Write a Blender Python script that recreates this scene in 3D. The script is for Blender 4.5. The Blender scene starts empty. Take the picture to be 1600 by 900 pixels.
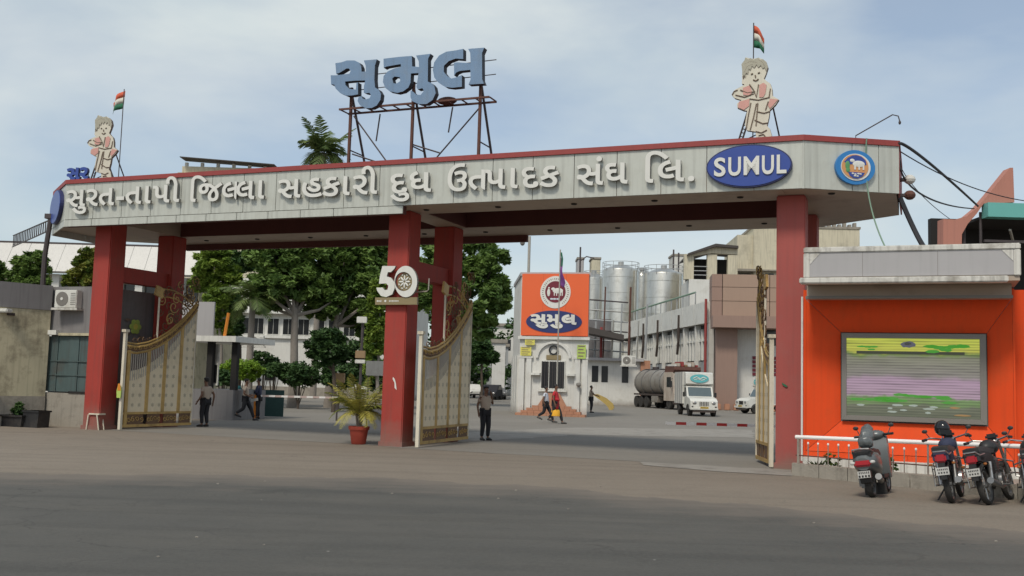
import bpy, bmesh, math, random
import numpy as np
from mathutils import Vector, Matrix
from mathutils.geometry import tessellate_polygon
random.seed(7); np.random.seed(7)
C = bpy.context.scene.collection
R = math.radians
# ------------------------------------------------------------------ camera, world, sun, exposure
F, PIT, ROL, CH = 1596.5, .0934, .0291, 1.7
cam_d = bpy.data.cameras.new('camera'); cam = bpy.data.objects.new('camera', cam_d); C.objects.link(cam)
cam_d.sensor_width = 36; cam_d.lens = 36 * F / 1600; cam_d.clip_end = 3000; cam_d.clip_start = .1
cam.matrix_world = (Matrix.Translation((0, 0, CH)) @ Matrix.Rotation(R(90) + PIT, 4, 'X') @ Matrix.Rotation(ROL, 4, 'Z'))
sc = bpy.context.scene; sc.camera = cam
sc.view_settings.view_transform = 'Standard'; sc.view_settings.look = 'None'
sc.view_settings.exposure = 0.38; sc.view_settings.gamma = 1
SUN_EL, SUN_AZ = R(52), R(205)          # azimuth: compass direction the light comes from, clockwise from +Y
world = bpy.data.worlds.new('World'); sc.world = world; world.use_nodes = True
def build_world():
    nt = world.node_tree; N = nt.nodes; L = nt.links; N.clear()
    out = N.new('ShaderNodeOutputWorld'); bg = N.new('ShaderNodeBackground'); bg.inputs[1].default_value = .1
    sky = N.new('ShaderNodeTexSky'); sky.sky_type = 'NISHITA'; sky.sun_disc = False
    sky.sun_elevation = SUN_EL; sky.sun_rotation = SUN_AZ; sky.air_density = 1.0; sky.dust_density = 1.6; sky.ozone_density = 1.5
    tc = N.new('ShaderNodeTexCoord'); mp = N.new('ShaderNodeMapping'); mp.inputs['Scale'].default_value = (1, 1, 2.6)
    mp.inputs['Location'].default_value = (.9, .2, .55)
    n1 = N.new('ShaderNodeTexNoise'); n1.inputs['Scale'].default_value = 1.9; n1.inputs['Detail'].default_value = 7; n1.inputs['Roughness'].default_value = .52
    n1.inputs['Distortion'].default_value = .25
    r1 = N.new('ShaderNodeValToRGB'); r1.color_ramp.elements[0].position = .40; r1.color_ramp.elements[1].position = .66
    r1.color_ramp.elements[0].color = (.30, .30, .30, 1); r1.color_ramp.elements[1].color = (.95, .95, .95, 1)
    n2 = N.new('ShaderNodeTexNoise'); n2.inputs['Scale'].default_value = 3.4; n2.inputs['Detail'].default_value = 4
    r2 = N.new('ShaderNodeValToRGB'); r2.color_ramp.elements[0].position = .3; r2.color_ramp.elements[1].position = .7
    r2.color_ramp.elements[0].color = (4.7, 5.35, 5.55, 1); r2.color_ramp.elements[1].color = (6.0, 6.3, 6.15, 1)
    mx = N.new('ShaderNodeMix'); mx.data_type = 'RGBA'
    L.new(tc.outputs['Generated'], mp.inputs[0]); L.new(mp.outputs[0], n1.inputs[0]); L.new(mp.outputs[0], n2.inputs[0])
    L.new(n1.outputs[0], r1.inputs[0]); L.new(n2.outputs[0], r2.inputs[0])
    L.new(r1.outputs[0], mx.inputs[0]); L.new(sky.outputs[0], mx.inputs[6]); L.new(r2.outputs[0], mx.inputs[7])
    L.new(mx.outputs[2], bg.inputs[0]); L.new(bg.outputs[0], out.inputs[0])
build_world()
sl = bpy.data.lights.new('sun', 'SUN'); sl.energy = 1.7; sl.angle = R(11); sl.color = (1, .94, .82)
sun = bpy.data.objects.new('sun', sl); C.objects.link(sun)
_d = Vector((math.sin(SUN_AZ) * math.cos(SUN_EL), math.cos(SUN_AZ) * math.cos(SUN_EL), math.sin(SUN_EL)))
sun.rotation_euler = _d.to_track_quat('Z', 'Y').to_euler(); sun.location = (0, -10, 40)

# ------------------------------------------------------------------ survey helpers: photo measurements -> metres in the place
GX, GY, ANG = -3.3061, 26.7234, .3828     # gate frame: u along the gate, v backwards
def ray(px, py):
    a, b = px - 800, py - 450; c, s = math.cos(ROL), math.sin(ROL)
    x, y = a * c + b * s, -a * s + b * c
    dx, dz = x / F, -y / F; c, s = math.cos(PIT), math.sin(PIT)
    return dx, c - dz * s, s + dz * c
def gp(px, py, z=0):
    d = ray(px, py); t = (z - CH) / d[2]; return d[0] * t, d[1] * t
def at(px, py, Y):
    d = ray(px, py); t = Y / d[1]; return d[0] * t, Y, CH + d[2] * t
def uv(x, y):
    c, s = math.cos(ANG), math.sin(ANG); X, Y = x - GX, y - GY
    return X * c - Y * s, X * s + Y * c
def onv(px, py, v):
    d = ray(px, py); c, s = math.cos(ANG), math.sin(ANG)
    t = (v + GX * s + GY * c) / (d[0] * s + d[1] * c)
    return uv(d[0] * t, d[1] * t)[0], CH + d[2] * t
def G(u, v, z=0):
    c, s = math.cos(ANG), math.sin(ANG); return Vector((GX + u * c + v * s, GY - u * s + v * c, z))

# ------------------------------------------------------------------ materials
def mat(name, col, rough=.7, metal=0, var=.12, scale=3, bump=.0, bscale=40, streak=0, dirt=None, spec=.5, coords='Object', dirt_amt=.5, dscale=1.2, base=0):
    m = bpy.data.materials.new(name); m.use_nodes = True; nt = m.node_tree; N = nt.nodes; L = nt.links
    b = N['Principled BSDF']; b.inputs['Roughness'].default_value = rough; b.inputs['Metallic'].default_value = metal
    b.inputs['Specular IOR Level'].default_value = spec
    tc = N.new('ShaderNodeTexCoord'); co = tc.outputs[coords]
    n = N.new('ShaderNodeTexNoise'); n.inputs['Scale'].default_value = scale; n.inputs['Detail'].default_value = 6; n.inputs['Roughness'].default_value = .6
    L.new(co, n.inputs[0])
    mx = N.new('ShaderNodeMix'); mx.data_type = 'RGBA'
    mx.inputs[6].default_value = tuple(c * (1 - var) for c in col[:3]) + (1,)
    mx.inputs[7].default_value = tuple(min(1, c * (1 + var)) for c in col[:3]) + (1,)
    L.new(n.outputs[0], mx.inputs[0]); cur = mx.outputs[2]
    if streak:
        mp = N.new('ShaderNodeMapping'); mp.inputs['Scale'].default_value = (7, 7, .35); L.new(co, mp.inputs[0])
        ns = N.new('ShaderNodeTexNoise'); ns.inputs['Scale'].default_value = 1.6; ns.inputs['Detail'].default_value = 5; L.new(mp.outputs[0], ns.inputs[0])
        rr = N.new('ShaderNodeValToRGB'); rr.color_ramp.elements[0].position = .48; rr.color_ramp.elements[1].position = .75
        rr.color_ramp.elements[0].color = (0, 0, 0, 1); rr.color_ramp.elements[1].color = (streak,) * 3 + (1,)
        L.new(ns.outputs[0], rr.inputs[0])
        m2 = N.new('ShaderNodeMix'); m2.data_type = 'RGBA'; L.new(rr.outputs[0], m2.inputs[0]); L.new(cur, m2.inputs[6])
        m2.inputs[7].default_value = tuple(c * .35 + .02 for c in (dirt or col)[:3]) + (1,); cur = m2.outputs[2]
    if dirt:
        nd = N.new('ShaderNodeTexNoise'); nd.inputs['Scale'].default_value = dscale; nd.inputs['Detail'].default_value = 8; nd.inputs['Roughness'].default_value = .7
        L.new(co, nd.inputs[0])
        rr = N.new('ShaderNodeValToRGB'); rr.color_ramp.elements[0].position = .5; rr.color_ramp.elements[1].position = .68
        rr.color_ramp.elements[0].color = (0, 0, 0, 1); rr.color_ramp.elements[1].color = (dirt_amt,) * 3 + (1,)
        L.new(nd.outputs[0], rr.inputs[0])
        m2 = N.new('ShaderNodeMix'); m2.data_type = 'RGBA'; L.new(rr.outputs[0], m2.inputs[0]); L.new(cur, m2.inputs[6])
        m2.inputs[7].default_value = tuple(dirt[:3]) + (1,); cur = m2.outputs[2]
    if base:          # dust splashed up from the ground, ragged upper edge
        sp = N.new('ShaderNodeSeparateXYZ'); L.new(co, sp.inputs[0]); nd = N.new('ShaderNodeTexNoise'); nd.inputs['Scale'].default_value = 2.2; nd.inputs['Detail'].default_value = 9; nd.inputs['Roughness'].default_value = .75; L.new(co, nd.inputs[0])
        ma = N.new('ShaderNodeMath'); ma.operation = 'MULTIPLY_ADD'; L.new(nd.outputs[0], ma.inputs[0]); ma.inputs[1].default_value = -base * 1.6; L.new(sp.outputs[2], ma.inputs[2])
        mr = N.new('ShaderNodeMapRange'); mr.inputs['From Min'].default_value = -base * 1.1; mr.inputs['From Max'].default_value = base * .25; mr.inputs['To Min'].default_value = .85; mr.inputs['To Max'].default_value = 0; L.new(ma.outputs[0], mr.inputs[0])
        m2 = N.new('ShaderNodeMix'); m2.data_type = 'RGBA'; L.new(mr.outputs[0], m2.inputs[0]); L.new(cur, m2.inputs[6]); m2.inputs[7].default_value = (.19, .155, .125, 1); cur = m2.outputs[2]
    L.new(cur, b.inputs['Base Color'])
    if bump:
        nb = N.new('ShaderNodeTexNoise'); nb.inputs['Scale'].default_value = bscale; nb.inputs['Detail'].default_value = 4; L.new(co, nb.inputs[0])
        bp = N.new('ShaderNodeBump'); bp.inputs['Strength'].default_value = bump; bp.inputs['Distance'].default_value = .02
        L.new(nb.outputs[0], bp.inputs['Height']); L.new(bp.outputs[0], b.inputs['Normal'])
    return m
def leafmat(name, a, b_, sss=.25):
    m = bpy.data.materials.new(name); m.use_nodes = True; nt = m.node_tree; N = nt.nodes; L = nt.links
    b = N['Principled BSDF']; b.inputs['Roughness'].default_value = .55; b.inputs['Specular IOR Level'].default_value = .3
    at_ = N.new('ShaderNodeAttribute'); at_.attribute_name = 'tint'
    mx = N.new('ShaderNodeMix'); mx.data_type = 'RGBA'; mx.inputs[6].default_value = tuple(a) + (1,); mx.inputs[7].default_value = tuple(b_) + (1,)
    L.new(at_.outputs['Fac'], mx.inputs[0]); L.new(mx.outputs[2], b.inputs['Base Color'])
    tr = N.new('ShaderNodeBsdfTranslucent'); L.new(mx.outputs[2], tr.inputs[0])
    ms = N.new('ShaderNodeMixShader'); ms.inputs[0].default_value = sss
    L.new(b.outputs[0], ms.inputs[1]); L.new(tr.outputs[0], ms.inputs[2]); L.new(ms.outputs[0], N['Material Output'].inputs[0])
    return m
M = {}
M['red'] = mat('red_paint', (.34, .038, .026), .7, 0, .16, 1.3, .15, 30, .3, (.26, .065, .045), dirt_amt=.5, base=.75)
M['redpale'] = mat('faded_red_paint', (.36, .075, .062), .65, 0, .1, 1.0, .12, 30, .2, (.30, .10, .085), dirt_amt=.5, base=.35)
M['redcap'] = mat('red_coping_paint', (.30, .05, .045), .6, 0, .15, 2, .05, 20, .2)
M['fascia'] = mat('cream_cladding_panel', (.53, .54, .485), .42, .1, .05, .8, .0, 30, .28, (.33, .31, .26), dirt_amt=.3)
M['soffit'] = mat('tan_soffit_panel', (.40, .32, .25), .6, 0, .08, 1.5, .03, 20, 0, (.22, .16, .12))
M['recess'] = mat('dark_maroon_recess', (.10, .03, .025), .8, 0, .2, 2)
M['letter'] = mat('white_letter_acrylic', (.70, .69, .64), .4, 0, .06, 3, 0, 30, .12)
M['letter_side'] = mat('letter_edge_grey', (.22, .21, .19), .6)
M['navysign'] = mat('navy_oval_paint', (.022, .035, .14), .6, 0, .1, 2)
M['blue'] = mat('blue_sign_face', (.035, .07, .30), .35, 0, .08, 1.5)
M['darkblue'] = mat('dark_blue_edge', (.02, .025, .10), .5)
M['roofblue'] = mat('weathered_blue_metal', (.17, .265, .40), .55, .1, .12, 3, .05, 20, .2, (.25, .28, .30), dirt_amt=.3)
M['roofside'] = mat('dark_letter_return', (.045, .05, .065), .7, 0, .2, 3)
M['rust'] = mat('rusty_steel', (.13, .06, .045), .85, .2, .4, 6, .2, 40)
M['steel'] = mat('dark_steel', (.09, .075, .075), .6, .5, .2, 5)
M['white'] = mat('white_paint', (.68, .67, .62), .6, 0, .07, 2, .05, 20, .25, (.35, .33, .29), dirt_amt=.35)
M['whitewall'] = mat('whitewashed_plaster', (.64, .63, .59), .85, 0, .08, .8, .1, 15, .16, (.42, .39, .33), dirt_amt=.4, base=.5)
M['greywall'] = mat('grey_plaster', (.21, .20, .20), .85, 0, .12, 1.2, .1, 15, .3, (.13, .12, .12))
M['creamwall'] = mat('stained_cream_plaster', (.50, .45, .31), .9, 0, .12, 1.5, .15, 12, .3, (.15, .12, .08), dirt_amt=.75)
M['concrete'] = mat('rough_concrete', (.31, .28, .235), .92, 0, .18, 2.5, .4, 25, .2, (.13, .11, .09), dirt_amt=.6, dscale=2)
M['brown'] = mat('brown_cladding', (.34, .235, .175), .6, 0, .05, .5, .0, 20, .1)
M['brown2'] = mat('brown_canopy_render', (.29, .19, .15), .7, 0, .07, .7, .0, 20, .15)
M['creambig'] = mat('cream_block_plaster', (.58, .53, .40), .9, 0, .08, .4, .1, 8, .4, (.28, .25, .19), dirt_amt=.5, dscale=.5)
M['tank'] = mat('stainless_tank', (.62, .60, .54), .34, .85, .1, .6, .0, 10, .22, (.35, .33, .28))
M['darkwin'] = mat('dark_window_glass', (.02, .022, .025), .15, 0, .2, 2)
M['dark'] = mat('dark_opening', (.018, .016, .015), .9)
M['gold'] = mat('antique_gold_metal', (.46, .30, .10), .5, .25, .3, 8, .2, 40, .12, (.12, .07, .03))
M['bronze'] = mat('tarnished_bronze', (.15, .085, .045), .6, .25, .4, 8, .3, 40)
M['gwhite'] = mat('gate_cream_paint', (.66, .60, .48), .6, 0, .1, 4, .05, 30, .25, (.3, .24, .15))
M['silver'] = mat('dull_silver_bar', (.40, .37, .32), .45, .3, .15, 6)
M['orange'] = mat('orange_cladding', (.74, .078, .018), .7, 0, .07, 1.1, .0, 20, .12, (.45, .09, .03), dirt_amt=.3, spec=.15)
M['orange_sign'] = mat('orange_sign_face', (.78, .13, .035), .5, 0, .05, 1)
M['greyframe'] = mat('grey_screen_frame', (.20, .185, .165), .5, .1, .06, 3)
M['greypanel'] = mat('light_grey_sheet', (.40, .385, .385), .55, .1, .06, 1.2, 0, 20, .12)
M['asphalt'] = None
M['black'] = mat('black_plastic', (.018, .018, .019), .5, 0, .25, 6, 0, 20, .15, (.07, .06, .05), dirt_amt=.5, dscale=3)
M['rubber'] = mat('tyre_rubber', (.028, .026, .024), .9, 0, .3, 20, .3, 80, 0, (.09, .075, .06), dirt_amt=.6, dscale=5)
M['chrome'] = mat('chrome', (.42, .41, .40), .32, .9, .15, 9, 0, 20, 0, (.15, .12, .10), dirt_amt=.6, dscale=6)
M['greymetal'] = mat('grey_metal', (.20, .20, .20), .4, .6, .15, 10)
M['amber'] = mat('amber_lens', (.30, .10, .02), .3)
M['tail'] = mat('red_tail_lens', (.38, .02, .03), .25)
M['plate'] = mat('number_plate_white', (.52, .51, .48), .6, 0, .15, 8, 0, 20, .2)
M['yplate'] = mat('number_plate_yellow', (.62, .42, .06), .5)
M['skin'] = mat('brown_skin', (.17, .085, .05), .6)
M['hair'] = mat('black_hair', (.012, .010, .010), .6)
M['beige'] = mat('beige_uniform', (.42, .34, .27), .85, 0, .1, 8)
M['trouser'] = mat('dark_trousers', (.018, .018, .022), .85, 0, .2, 8)
M['teal'] = mat('teal_cloth', (.03, .14, .15), .85, 0, .1, 8)
M['tealdark'] = mat('dull_teal_mesh', (.03, .07, .065), .9, 0, .3, 12)
M['navy'] = mat('navy_cloth', (.03, .035, .07), .85, 0, .1, 8)
M['shirtwhite'] = mat('pale_shirt', (.55, .58, .64), .85, 0, .1, 8)
M['redcloth'] = mat('red_kurta', (.48, .02, .03), .85, 0, .12, 8)
M['yellowcloth'] = mat('yellow_cloth', (.75, .38, .03), .85, 0, .12, 8)
M['bark'] = mat('pale_bark', (.24, .21, .18), .9, 0, .25, 5, .5, 14)
M['barkdark'] = mat('dark_bark', (.08, .06, .045), .9, 0, .25, 5, .5, 14)
M['terracotta'] = mat('terracotta_pot', (.38, .06, .035), .75, 0, .12, 6)
M['terrawall'] = mat('terracotta_wall_paint', (.46, .20, .15), .8, 0, .08, .5, .05, 10, .2)
M['tealsheet'] = mat('teal_awning_sheet', (.14, .42, .38), .5, 0, .06, 2)
M['tealshutter'] = mat('teal_shutter', (.085, .125, .125), .55, .2, .25, 1.5, .05, 20, .5, (.10, .06, .04))
M['vanwhite'] = mat('van_white_paint', (.66, .65, .60), .35, 0, .06, 2, 0, 20, .15, (.35, .30, .24), spec=.5)
M['vangrey'] = mat('van_box_side', (.46, .45, .43), .45, .2, .08, 2, 0, 20, .2)
M['tanker'] = mat('dusty_steel_tanker', (.36, .33, .29), .5, .5, .2, 1, .0, 20, .35, (.16, .11, .08))
M['truckcab'] = mat('dusty_cab_paint', (.48, .41, .34), .6, 0, .12, 2, 0, 20, .3, (.25, .15, .10))
M['chassis'] = mat('muddy_chassis', (.06, .045, .038), .9, 0, .3, 5)
M['brick'] = mat('brick_red_step', (.42, .21, .13), .9, 0, .2, 8, .2, 30)
M['yellow'] = mat('yellow_notice', (.66, .60, .12), .7, 0, .1, 6)
M['green'] = mat('lime_notice', (.42, .55, .12), .7, 0, .15, 12)
M['maroon'] = mat('maroon_print', (.16, .015, .03), .6)
M['barred'] = mat('barrier_red', (.50, .035, .03), .5)
M['faded'] = mat('faded_barrier_band', (.55, .42, .38), .6, 0, .1, 5)
M['barorange'] = mat('barrier_orange', (.65, .22, .02), .6, 0, .1, 5)
M['baryellow'] = mat('barrier_yellow', (.42, .30, .09), .7, 0, .2, 5)
M['pink'] = mat('faded_pink_paint', (.62, .33, .28), .7, 0, .1, 6)
M['figcream'] = mat('faded_cream_paint', (.66, .62, .51), .7, 0, .08, 2, 0, 20, .1)
M['figgrey'] = mat('faded_grey_paint', (.40, .38, .30), .7, 0, .15, 6)
M['figline'] = mat('figure_outline_brown', (.20, .15, .11), .7)
M['saffron'] = mat('flag_saffron', (.62, .12, .06), .8)
M['flagwhite'] = mat('flag_white', (.62, .60, .52), .8)
M['flaggreen'] = mat('flag_green', (.02, .14, .07), .8)
M['purple'] = mat('flag_purple', (.20, .06, .25), .8, 0, .3, 6)
M['paleblue'] = mat('badge_blue', (.03, .20, .50), .4, 0, .1, 3)
M['badgeorange'] = mat('badge_orange', (.62, .30, .12), .5, 0, .1, 3)
M['badgegreen'] = mat('badge_green', (.10, .30, .12), .5)
M['olive'] = mat('plaque_olive', (.27, .21, .11), .5, .2, .1, 4)
M['shed'] = mat('shed_roof_sheet', (.06, .05, .045), .7)
M['corr'] = mat('grey_corrugated_sheet', (.36, .37, .37), .55, .2, .08, 1, 0, 20, .3)
M['cable'] = mat('black_cable', (.02, .02, .025), .7)
M['greenhose'] = mat('green_hose', (.18, .28, .20), .6)
M['soil'] = mat('soil', (.05, .035, .025), .95)
M['straw'] = mat('box_cardboard', (.30, .20, .11), .9)
LF = {
 'mid': leafmat('leaf_mid', (.050, .105, .022), (.21, .31, .075), .32),
 'yel': leafmat('leaf_yellow_green', (.08, .15, .02), (.27, .36, .06), .32),
 'dark': leafmat('leaf_dark', (.025, .060, .020), (.085, .155, .045), .22),
 'bright': leafmat('leaf_bright', (.10, .20, .015), (.27, .40, .04)),
 'palm': leafmat('leaf_palm', (.06, .10, .03), (.17, .22, .07)),
 'palmyel': leafmat('leaf_palm_yellow', (.13, .17, .03), (.52, .45, .10)),
 'orangel': leafmat('leaf_autumn', (.07, .14, .02), (.28, .27, .05)),
}
# ------------------------------------------------------------------ mesh builder
class MB:
    def __init__(s): s.v = []; s.f = []; s.m = []; s.cur = 0; s.T = None
    def add(s, vs, fs, mi=None):
        o = len(s.v)
        if s.T is not None: vs = [s.T @ Vector(p) for p in vs]
        s.v += [tuple(p) for p in vs]; s.f += [tuple(i + o for i in f) for f in fs]; s.m += [s.cur if mi is None else mi] * len(fs); return s
    def box(s, x0, x1, y0, y1, z0, z1, mi=None):
        return s.add([(x0, y0, z0), (x1, y0, z0), (x1, y1, z0), (x0, y1, z0), (x0, y0, z1), (x1, y0, z1), (x1, y1, z1), (x0, y1, z1)],
            [(0, 3, 2, 1), (4, 5, 6, 7), (0, 1, 5, 4), (1, 2, 6, 5), (2, 3, 7, 6), (3, 0, 4, 7)], mi)
    def bev(s, x0, x1, y0, y1, z0, z1, b=.02, mi=None):      # box with chamfered vertical and horizontal edges
        bm = bmesh.new(); bmesh.ops.create_cube(bm, size=1)
        for v in bm.verts: v.co = Vector(((x0 + x1) / 2 + v.co.x * (x1 - x0), (y0 + y1) / 2 + v.co.y * (y1 - y0), (z0 + z1) / 2 + v.co.z * (z1 - z0)))
        bmesh.ops.bevel(bm, geom=bm.edges[:], offset=b, segments=2, affect='EDGES')
        bm.verts.index_update(); s.add([v.co.copy() for v in bm.verts], [[v.index for v in f.verts] for f in bm.faces], mi); bm.free(); return s
    def tube(s, pts, r, n=8, mi=None, caps=True):
        pts = [Vector(p) for p in pts]; rs = r if isinstance(r, (list, tuple)) else [r] * len(pts)
        vs = []; fs = []; up = None
        for i, p in enumerate(pts):
            d = (pts[min(i + 1, len(pts) - 1)] - pts[max(i - 1, 0)]).normalized()
            if up is None: up = Vector((0, 0, 1)) if abs(d.z) < .9 else Vector((1, 0, 0))
            a = d.cross(up)
            if a.length < 1e-4: a = d.cross(Vector((0, 1, 0)))
            a.normalize(); b = a.cross(d).normalized(); up = b
            for k in range(n):
                t = 2 * math.pi * k / n; vs.append(p + (a * math.cos(t) + b * math.sin(t)) * rs[i])
        for i in range(len(pts) - 1):
            for k in range(n): fs.append((i * n + k, i * n + (k + 1) % n, (i + 1) * n + (k + 1) % n, (i + 1) * n + k))
        if caps: fs.append(tuple(range(n - 1, -1, -1))); fs.append(tuple((len(pts) - 1) * n + k for k in range(n)))
        return s.add(vs, fs, mi)
    def bar(s, p, q, w, h=None, mi=None):
        return s.tube([p, q], w * .7, 4, mi)
    def lathe(s, prof, c=(0, 0, 0), axis='Z', n=20, mi=None):
        vs = []; fs = []
        for r, h in prof:
            for k in range(n):
                t = 2 * math.pi * k / n; a, b = r * math.cos(t), r * math.sin(t)
                p = {'Z': (a, b, h), 'X': (h, a, b), 'Y': (b, h, a)}[axis]; vs.append((p[0] + c[0], p[1] + c[1], p[2] + c[2]))
        for i in range(len(prof) - 1):
            for k in range(n): fs.append((i * n + k, i * n + (k + 1) % n, (i + 1) * n + (k + 1) % n, (i + 1) * n + k))
        fs.append(tuple(range(n - 1, -1, -1))); fs.append(tuple((len(prof) - 1) * n + k for k in range(n)))
        return s.add(vs, fs, mi)
    def ell(s, c, rx, ry, rz, n=12, mi=None, rot=None):
        vs = []; fs = []; m = n // 2
        for i in range(m + 1):
            ph = math.pi * i / m
            for k in range(n):
                t = 2 * math.pi * k / n; p = Vector((rx * math.sin(ph) * math.cos(t), ry * math.sin(ph) * math.sin(t), rz * math.cos(ph)))
                if rot is not None: p = rot @ p
                vs.append(p + Vector(c))
        for i in range(m):
            for k in range(n): fs.append((i * n + k, (i + 1) * n + k, (i + 1) * n + (k + 1) % n, i * n + (k + 1) % n))
        return s.add(vs, fs, mi)
    def prism(s, loops, d0, d1, fn=None, mi=None, side=None):     # loops of (x, z); extruded along y from d0 (front) to d1
        if not isinstance(loops[0][0], (tuple, list)): loops = [loops]
        fn = fn or (lambda x, y, z: (x, y, z))
        flat = [p for l in loops for p in l]; tris = tessellate_polygon([[Vector((p[0], p[1], 0)) for p in l] for l in loops])
        n = len(flat); vs = [fn(p[0], d0, p[1]) for p in flat] + [fn(p[0], d1, p[1]) for p in flat]
        s.add(vs, [tuple(t) for t in tris] + [tuple(i + n for i in reversed(t)) for t in tris], mi)
        o = 0; fs = []
        for l in loops:
            k = len(l)
            for i in range(k): a, b = o + i, o + (i + 1) % k; fs.append((a, b, b + n, a + n))
            o += k
        base = len(s.v) - 2 * n
        s.f += [tuple(i + base for i in f) for f in fs]; s.m += [(side if side is not None else (s.cur if mi is None else mi))] * len(fs)
        return s
    def disc(s, cx, cz, rx, rz, d0, d1, n=32, mi=None, side=None):
        return s.prism([(cx + rx * math.cos(2 * math.pi * k / n), cz + rz * math.sin(2 * math.pi * k / n)) for k in range(n)], d0, d1, None, mi, side)
    def build(s, name, mats, parent=None, smooth=False, loc=None):
        me = bpy.data.meshes.new(name); me.from_pydata(s.v, [], s.f)
        for m in (mats if isinstance(mats, (list, tuple)) else [mats]): me.materials.append(M[m] if isinstance(m, str) else m)
        me.polygons.foreach_set('material_index', s.m)
        bm = bmesh.new(); bm.from_mesh(me); bmesh.ops.recalc_face_normals(bm, faces=bm.faces[:]); bm.to_mesh(me); bm.free()
        if smooth:
            me.polygons.foreach_set('use_smooth', [True] * len(me.polygons))
            try: me.set_sharp_from_angle(angle=R(40))
            except Exception: pass
        me.update(); return link(name, me, parent, loc)
def link(name, me, parent=None, loc=None, rz=None):
    o = bpy.data.objects.new(name, me); C.objects.link(o); o.parent = parent
    if loc is not None: o.location = loc
    if rz is not None: o.rotation_euler = (0, 0, rz)
    return o
def tag(o, label, cat=None, group=None, kind=None):
    if label: o['label'] = label
    if cat: o['category'] = cat
    if group: o['group'] = group
    if kind: o['kind'] = kind
    return o
def thing(name, label, cat, loc=(0, 0, 0), rz=0, group=None):
    o = bpy.data.objects.new(name, None); C.objects.link(o); o.empty_display_size = .2
    o.location = loc; o.rotation_euler = (0, 0, rz); return tag(o, label, cat, group)
def gthing(name, label, cat, u=0, v=0, z=0, group=None, rz=0):
    return thing(name, label, cat, G(u, v, z), -ANG + rz, group)
def clone(root, loc=None, rz=None, label=None, group=None, sc_=None):
    r = root.copy(); C.objects.link(r)
    if loc is not None: r.location = loc
    if rz is not None: r.rotation_euler = (0, 0, rz) if not isinstance(rz, tuple) else rz
    if label: r['label'] = label
    if group: r['group'] = group
    for ch in list(root.children):
        c = ch.copy(); C.objects.link(c); c.parent = r
        for g in ch.children: d = g.copy(); C.objects.link(d); d.parent = c
    return r
# ------------------------------------------------------------------ lettering
_gc = {}
def glyph(ch, bold=.02):
    k = (ch, bold)
    if k in _gc: return _gc[k]
    cu = bpy.data.curves.new('text', 'FONT'); cu.body = ch; cu.size = 1; cu.extrude = .5
    o = bpy.data.objects.new('text', cu); C.objects.link(o); best = -1; vs = fs = None
    for res in (4, 3, 5):                                  # the curve fill sometimes drops out: keep the fullest one
        for b in (bold, bold - .002, bold + .002, bold - .004, bold + .004):
            cu.resolution_u = res; cu.offset = b; bpy.context.view_layer.update()
            me = bpy.data.meshes.new_from_object(o.evaluated_get(bpy.context.evaluated_depsgraph_get()))
            ar = sum(p.area for p in me.polygons if all(me.vertices[i].co.z > 0 for i in p.vertices))
            if ar > best: best = ar; vs = [tuple(v.co) for v in me.vertices]; fs = [tuple(p.vertices) for p in me.polygons]
            bpy.data.meshes.remove(me)
    bpy.data.objects.remove(o); bpy.data.curves.remove(cu)
    xs = [v[0] for v in vs]; _gc[k] = (vs, fs, min(xs), max(xs)); return _gc[k]
def clip_right(g, xc):       # half forms: the same letter without its upright
    vs, fs, _, _ = g; bm = bmesh.new(); bv = [bm.verts.new(v) for v in vs]
    for f in fs:
        try: bm.faces.new([bv[i] for i in f])
        except ValueError: pass
    bmesh.ops.bisect_plane(bm, geom=bm.verts[:] + bm.edges[:] + bm.faces[:], plane_co=(xc, 0, 0), plane_no=(1, 0, 0), clear_outer=True)
    bm.verts.index_update(); v2 = [tuple(v.co) for v in bm.verts]; f2 = [tuple(v.index for v in f.verts) for f in bm.faces]; bm.free()
    return v2, f2, min(v[0] for v in v2), max(v[0] for v in v2)
ADV = {'સ': .74, 'ર': .46, 'ત': .64, 'ા': .35, 'પ': .64, 'ી': .35, 'જ': .83, 'િ': .35, 'લ': .72, 'હ': .66, 'ક': .55, 'દ': .52, 'ધ': .68, 'ઉ': .62, 'ઘ': .70, 'મ': .68, '-': .33, '.': .28, ' ': .3, 'ુ': 0, 'ં': 0, '^લ': .50, '^ત': .49}
def word(mb, s, x0, x1, zb, size, y0, y1, bold=.02, collect=None):
    """lays a Gujarati word out glyph by glyph; '^' before a letter = half form; returns per-letter builders"""
    toks = []; i = 0
    while i < len(s):
        if s[i] == '^': toks.append('^' + s[i + 1]); i += 2
        else: toks.append(s[i]); i += 1
    x = 0; pl = []
    for t in toks:
        if t == ' ': x += .3; continue
        g = clip_right(glyph(t[1], bold), {'લ': .54, 'ત': .50}[t[1]]) if t[0] == '^' and len(t) > 1 else glyph(t, bold)
        pl.append((t, g, x)); x += ADV[t]
    lo = min(g[2] + o for _, g, o in pl); hi = max(g[3] + o for _, g, o in pl); kx = (x1 - x0) / (hi - lo)
    outs = []
    for t, g, o in pl:
        b = mb if mb is not None else MB()
        vs = [(x0 + (p[0] + o - lo) * kx, y0 if p[2] > 0 else y1, zb + p[1] * size) for p in g[0]]
        sm = [0 if all(g[0][i][2] > 0 for i in f) else 1 for f in g[1]]
        for f, k in zip(g[1], sm): pass
        base = len(b.v); b.v += vs; b.f += [tuple(i + base for i in f) for f in g[1]]; b.m += sm
        outs.append((t, b))
    return outs
def latin(mb, s, x0, x1, zb, size, y0, y1, bold=.02):
    g = glyph(s, bold); k = (x1 - x0) / (g[3] - g[2])
    vs = [(x0 + (p[0] - g[2]) * k, y0 if p[2] > 0 else y1, zb + p[1] * size) for p in g[0]]
    base = len(mb.v); mb.v += vs; mb.f += [tuple(i + base for i in f) for f in g[1]]; mb.m += [0 if all(g[0][i][2] > 0 for i in f) else 1 for f in g[1]]
    return mb
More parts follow.
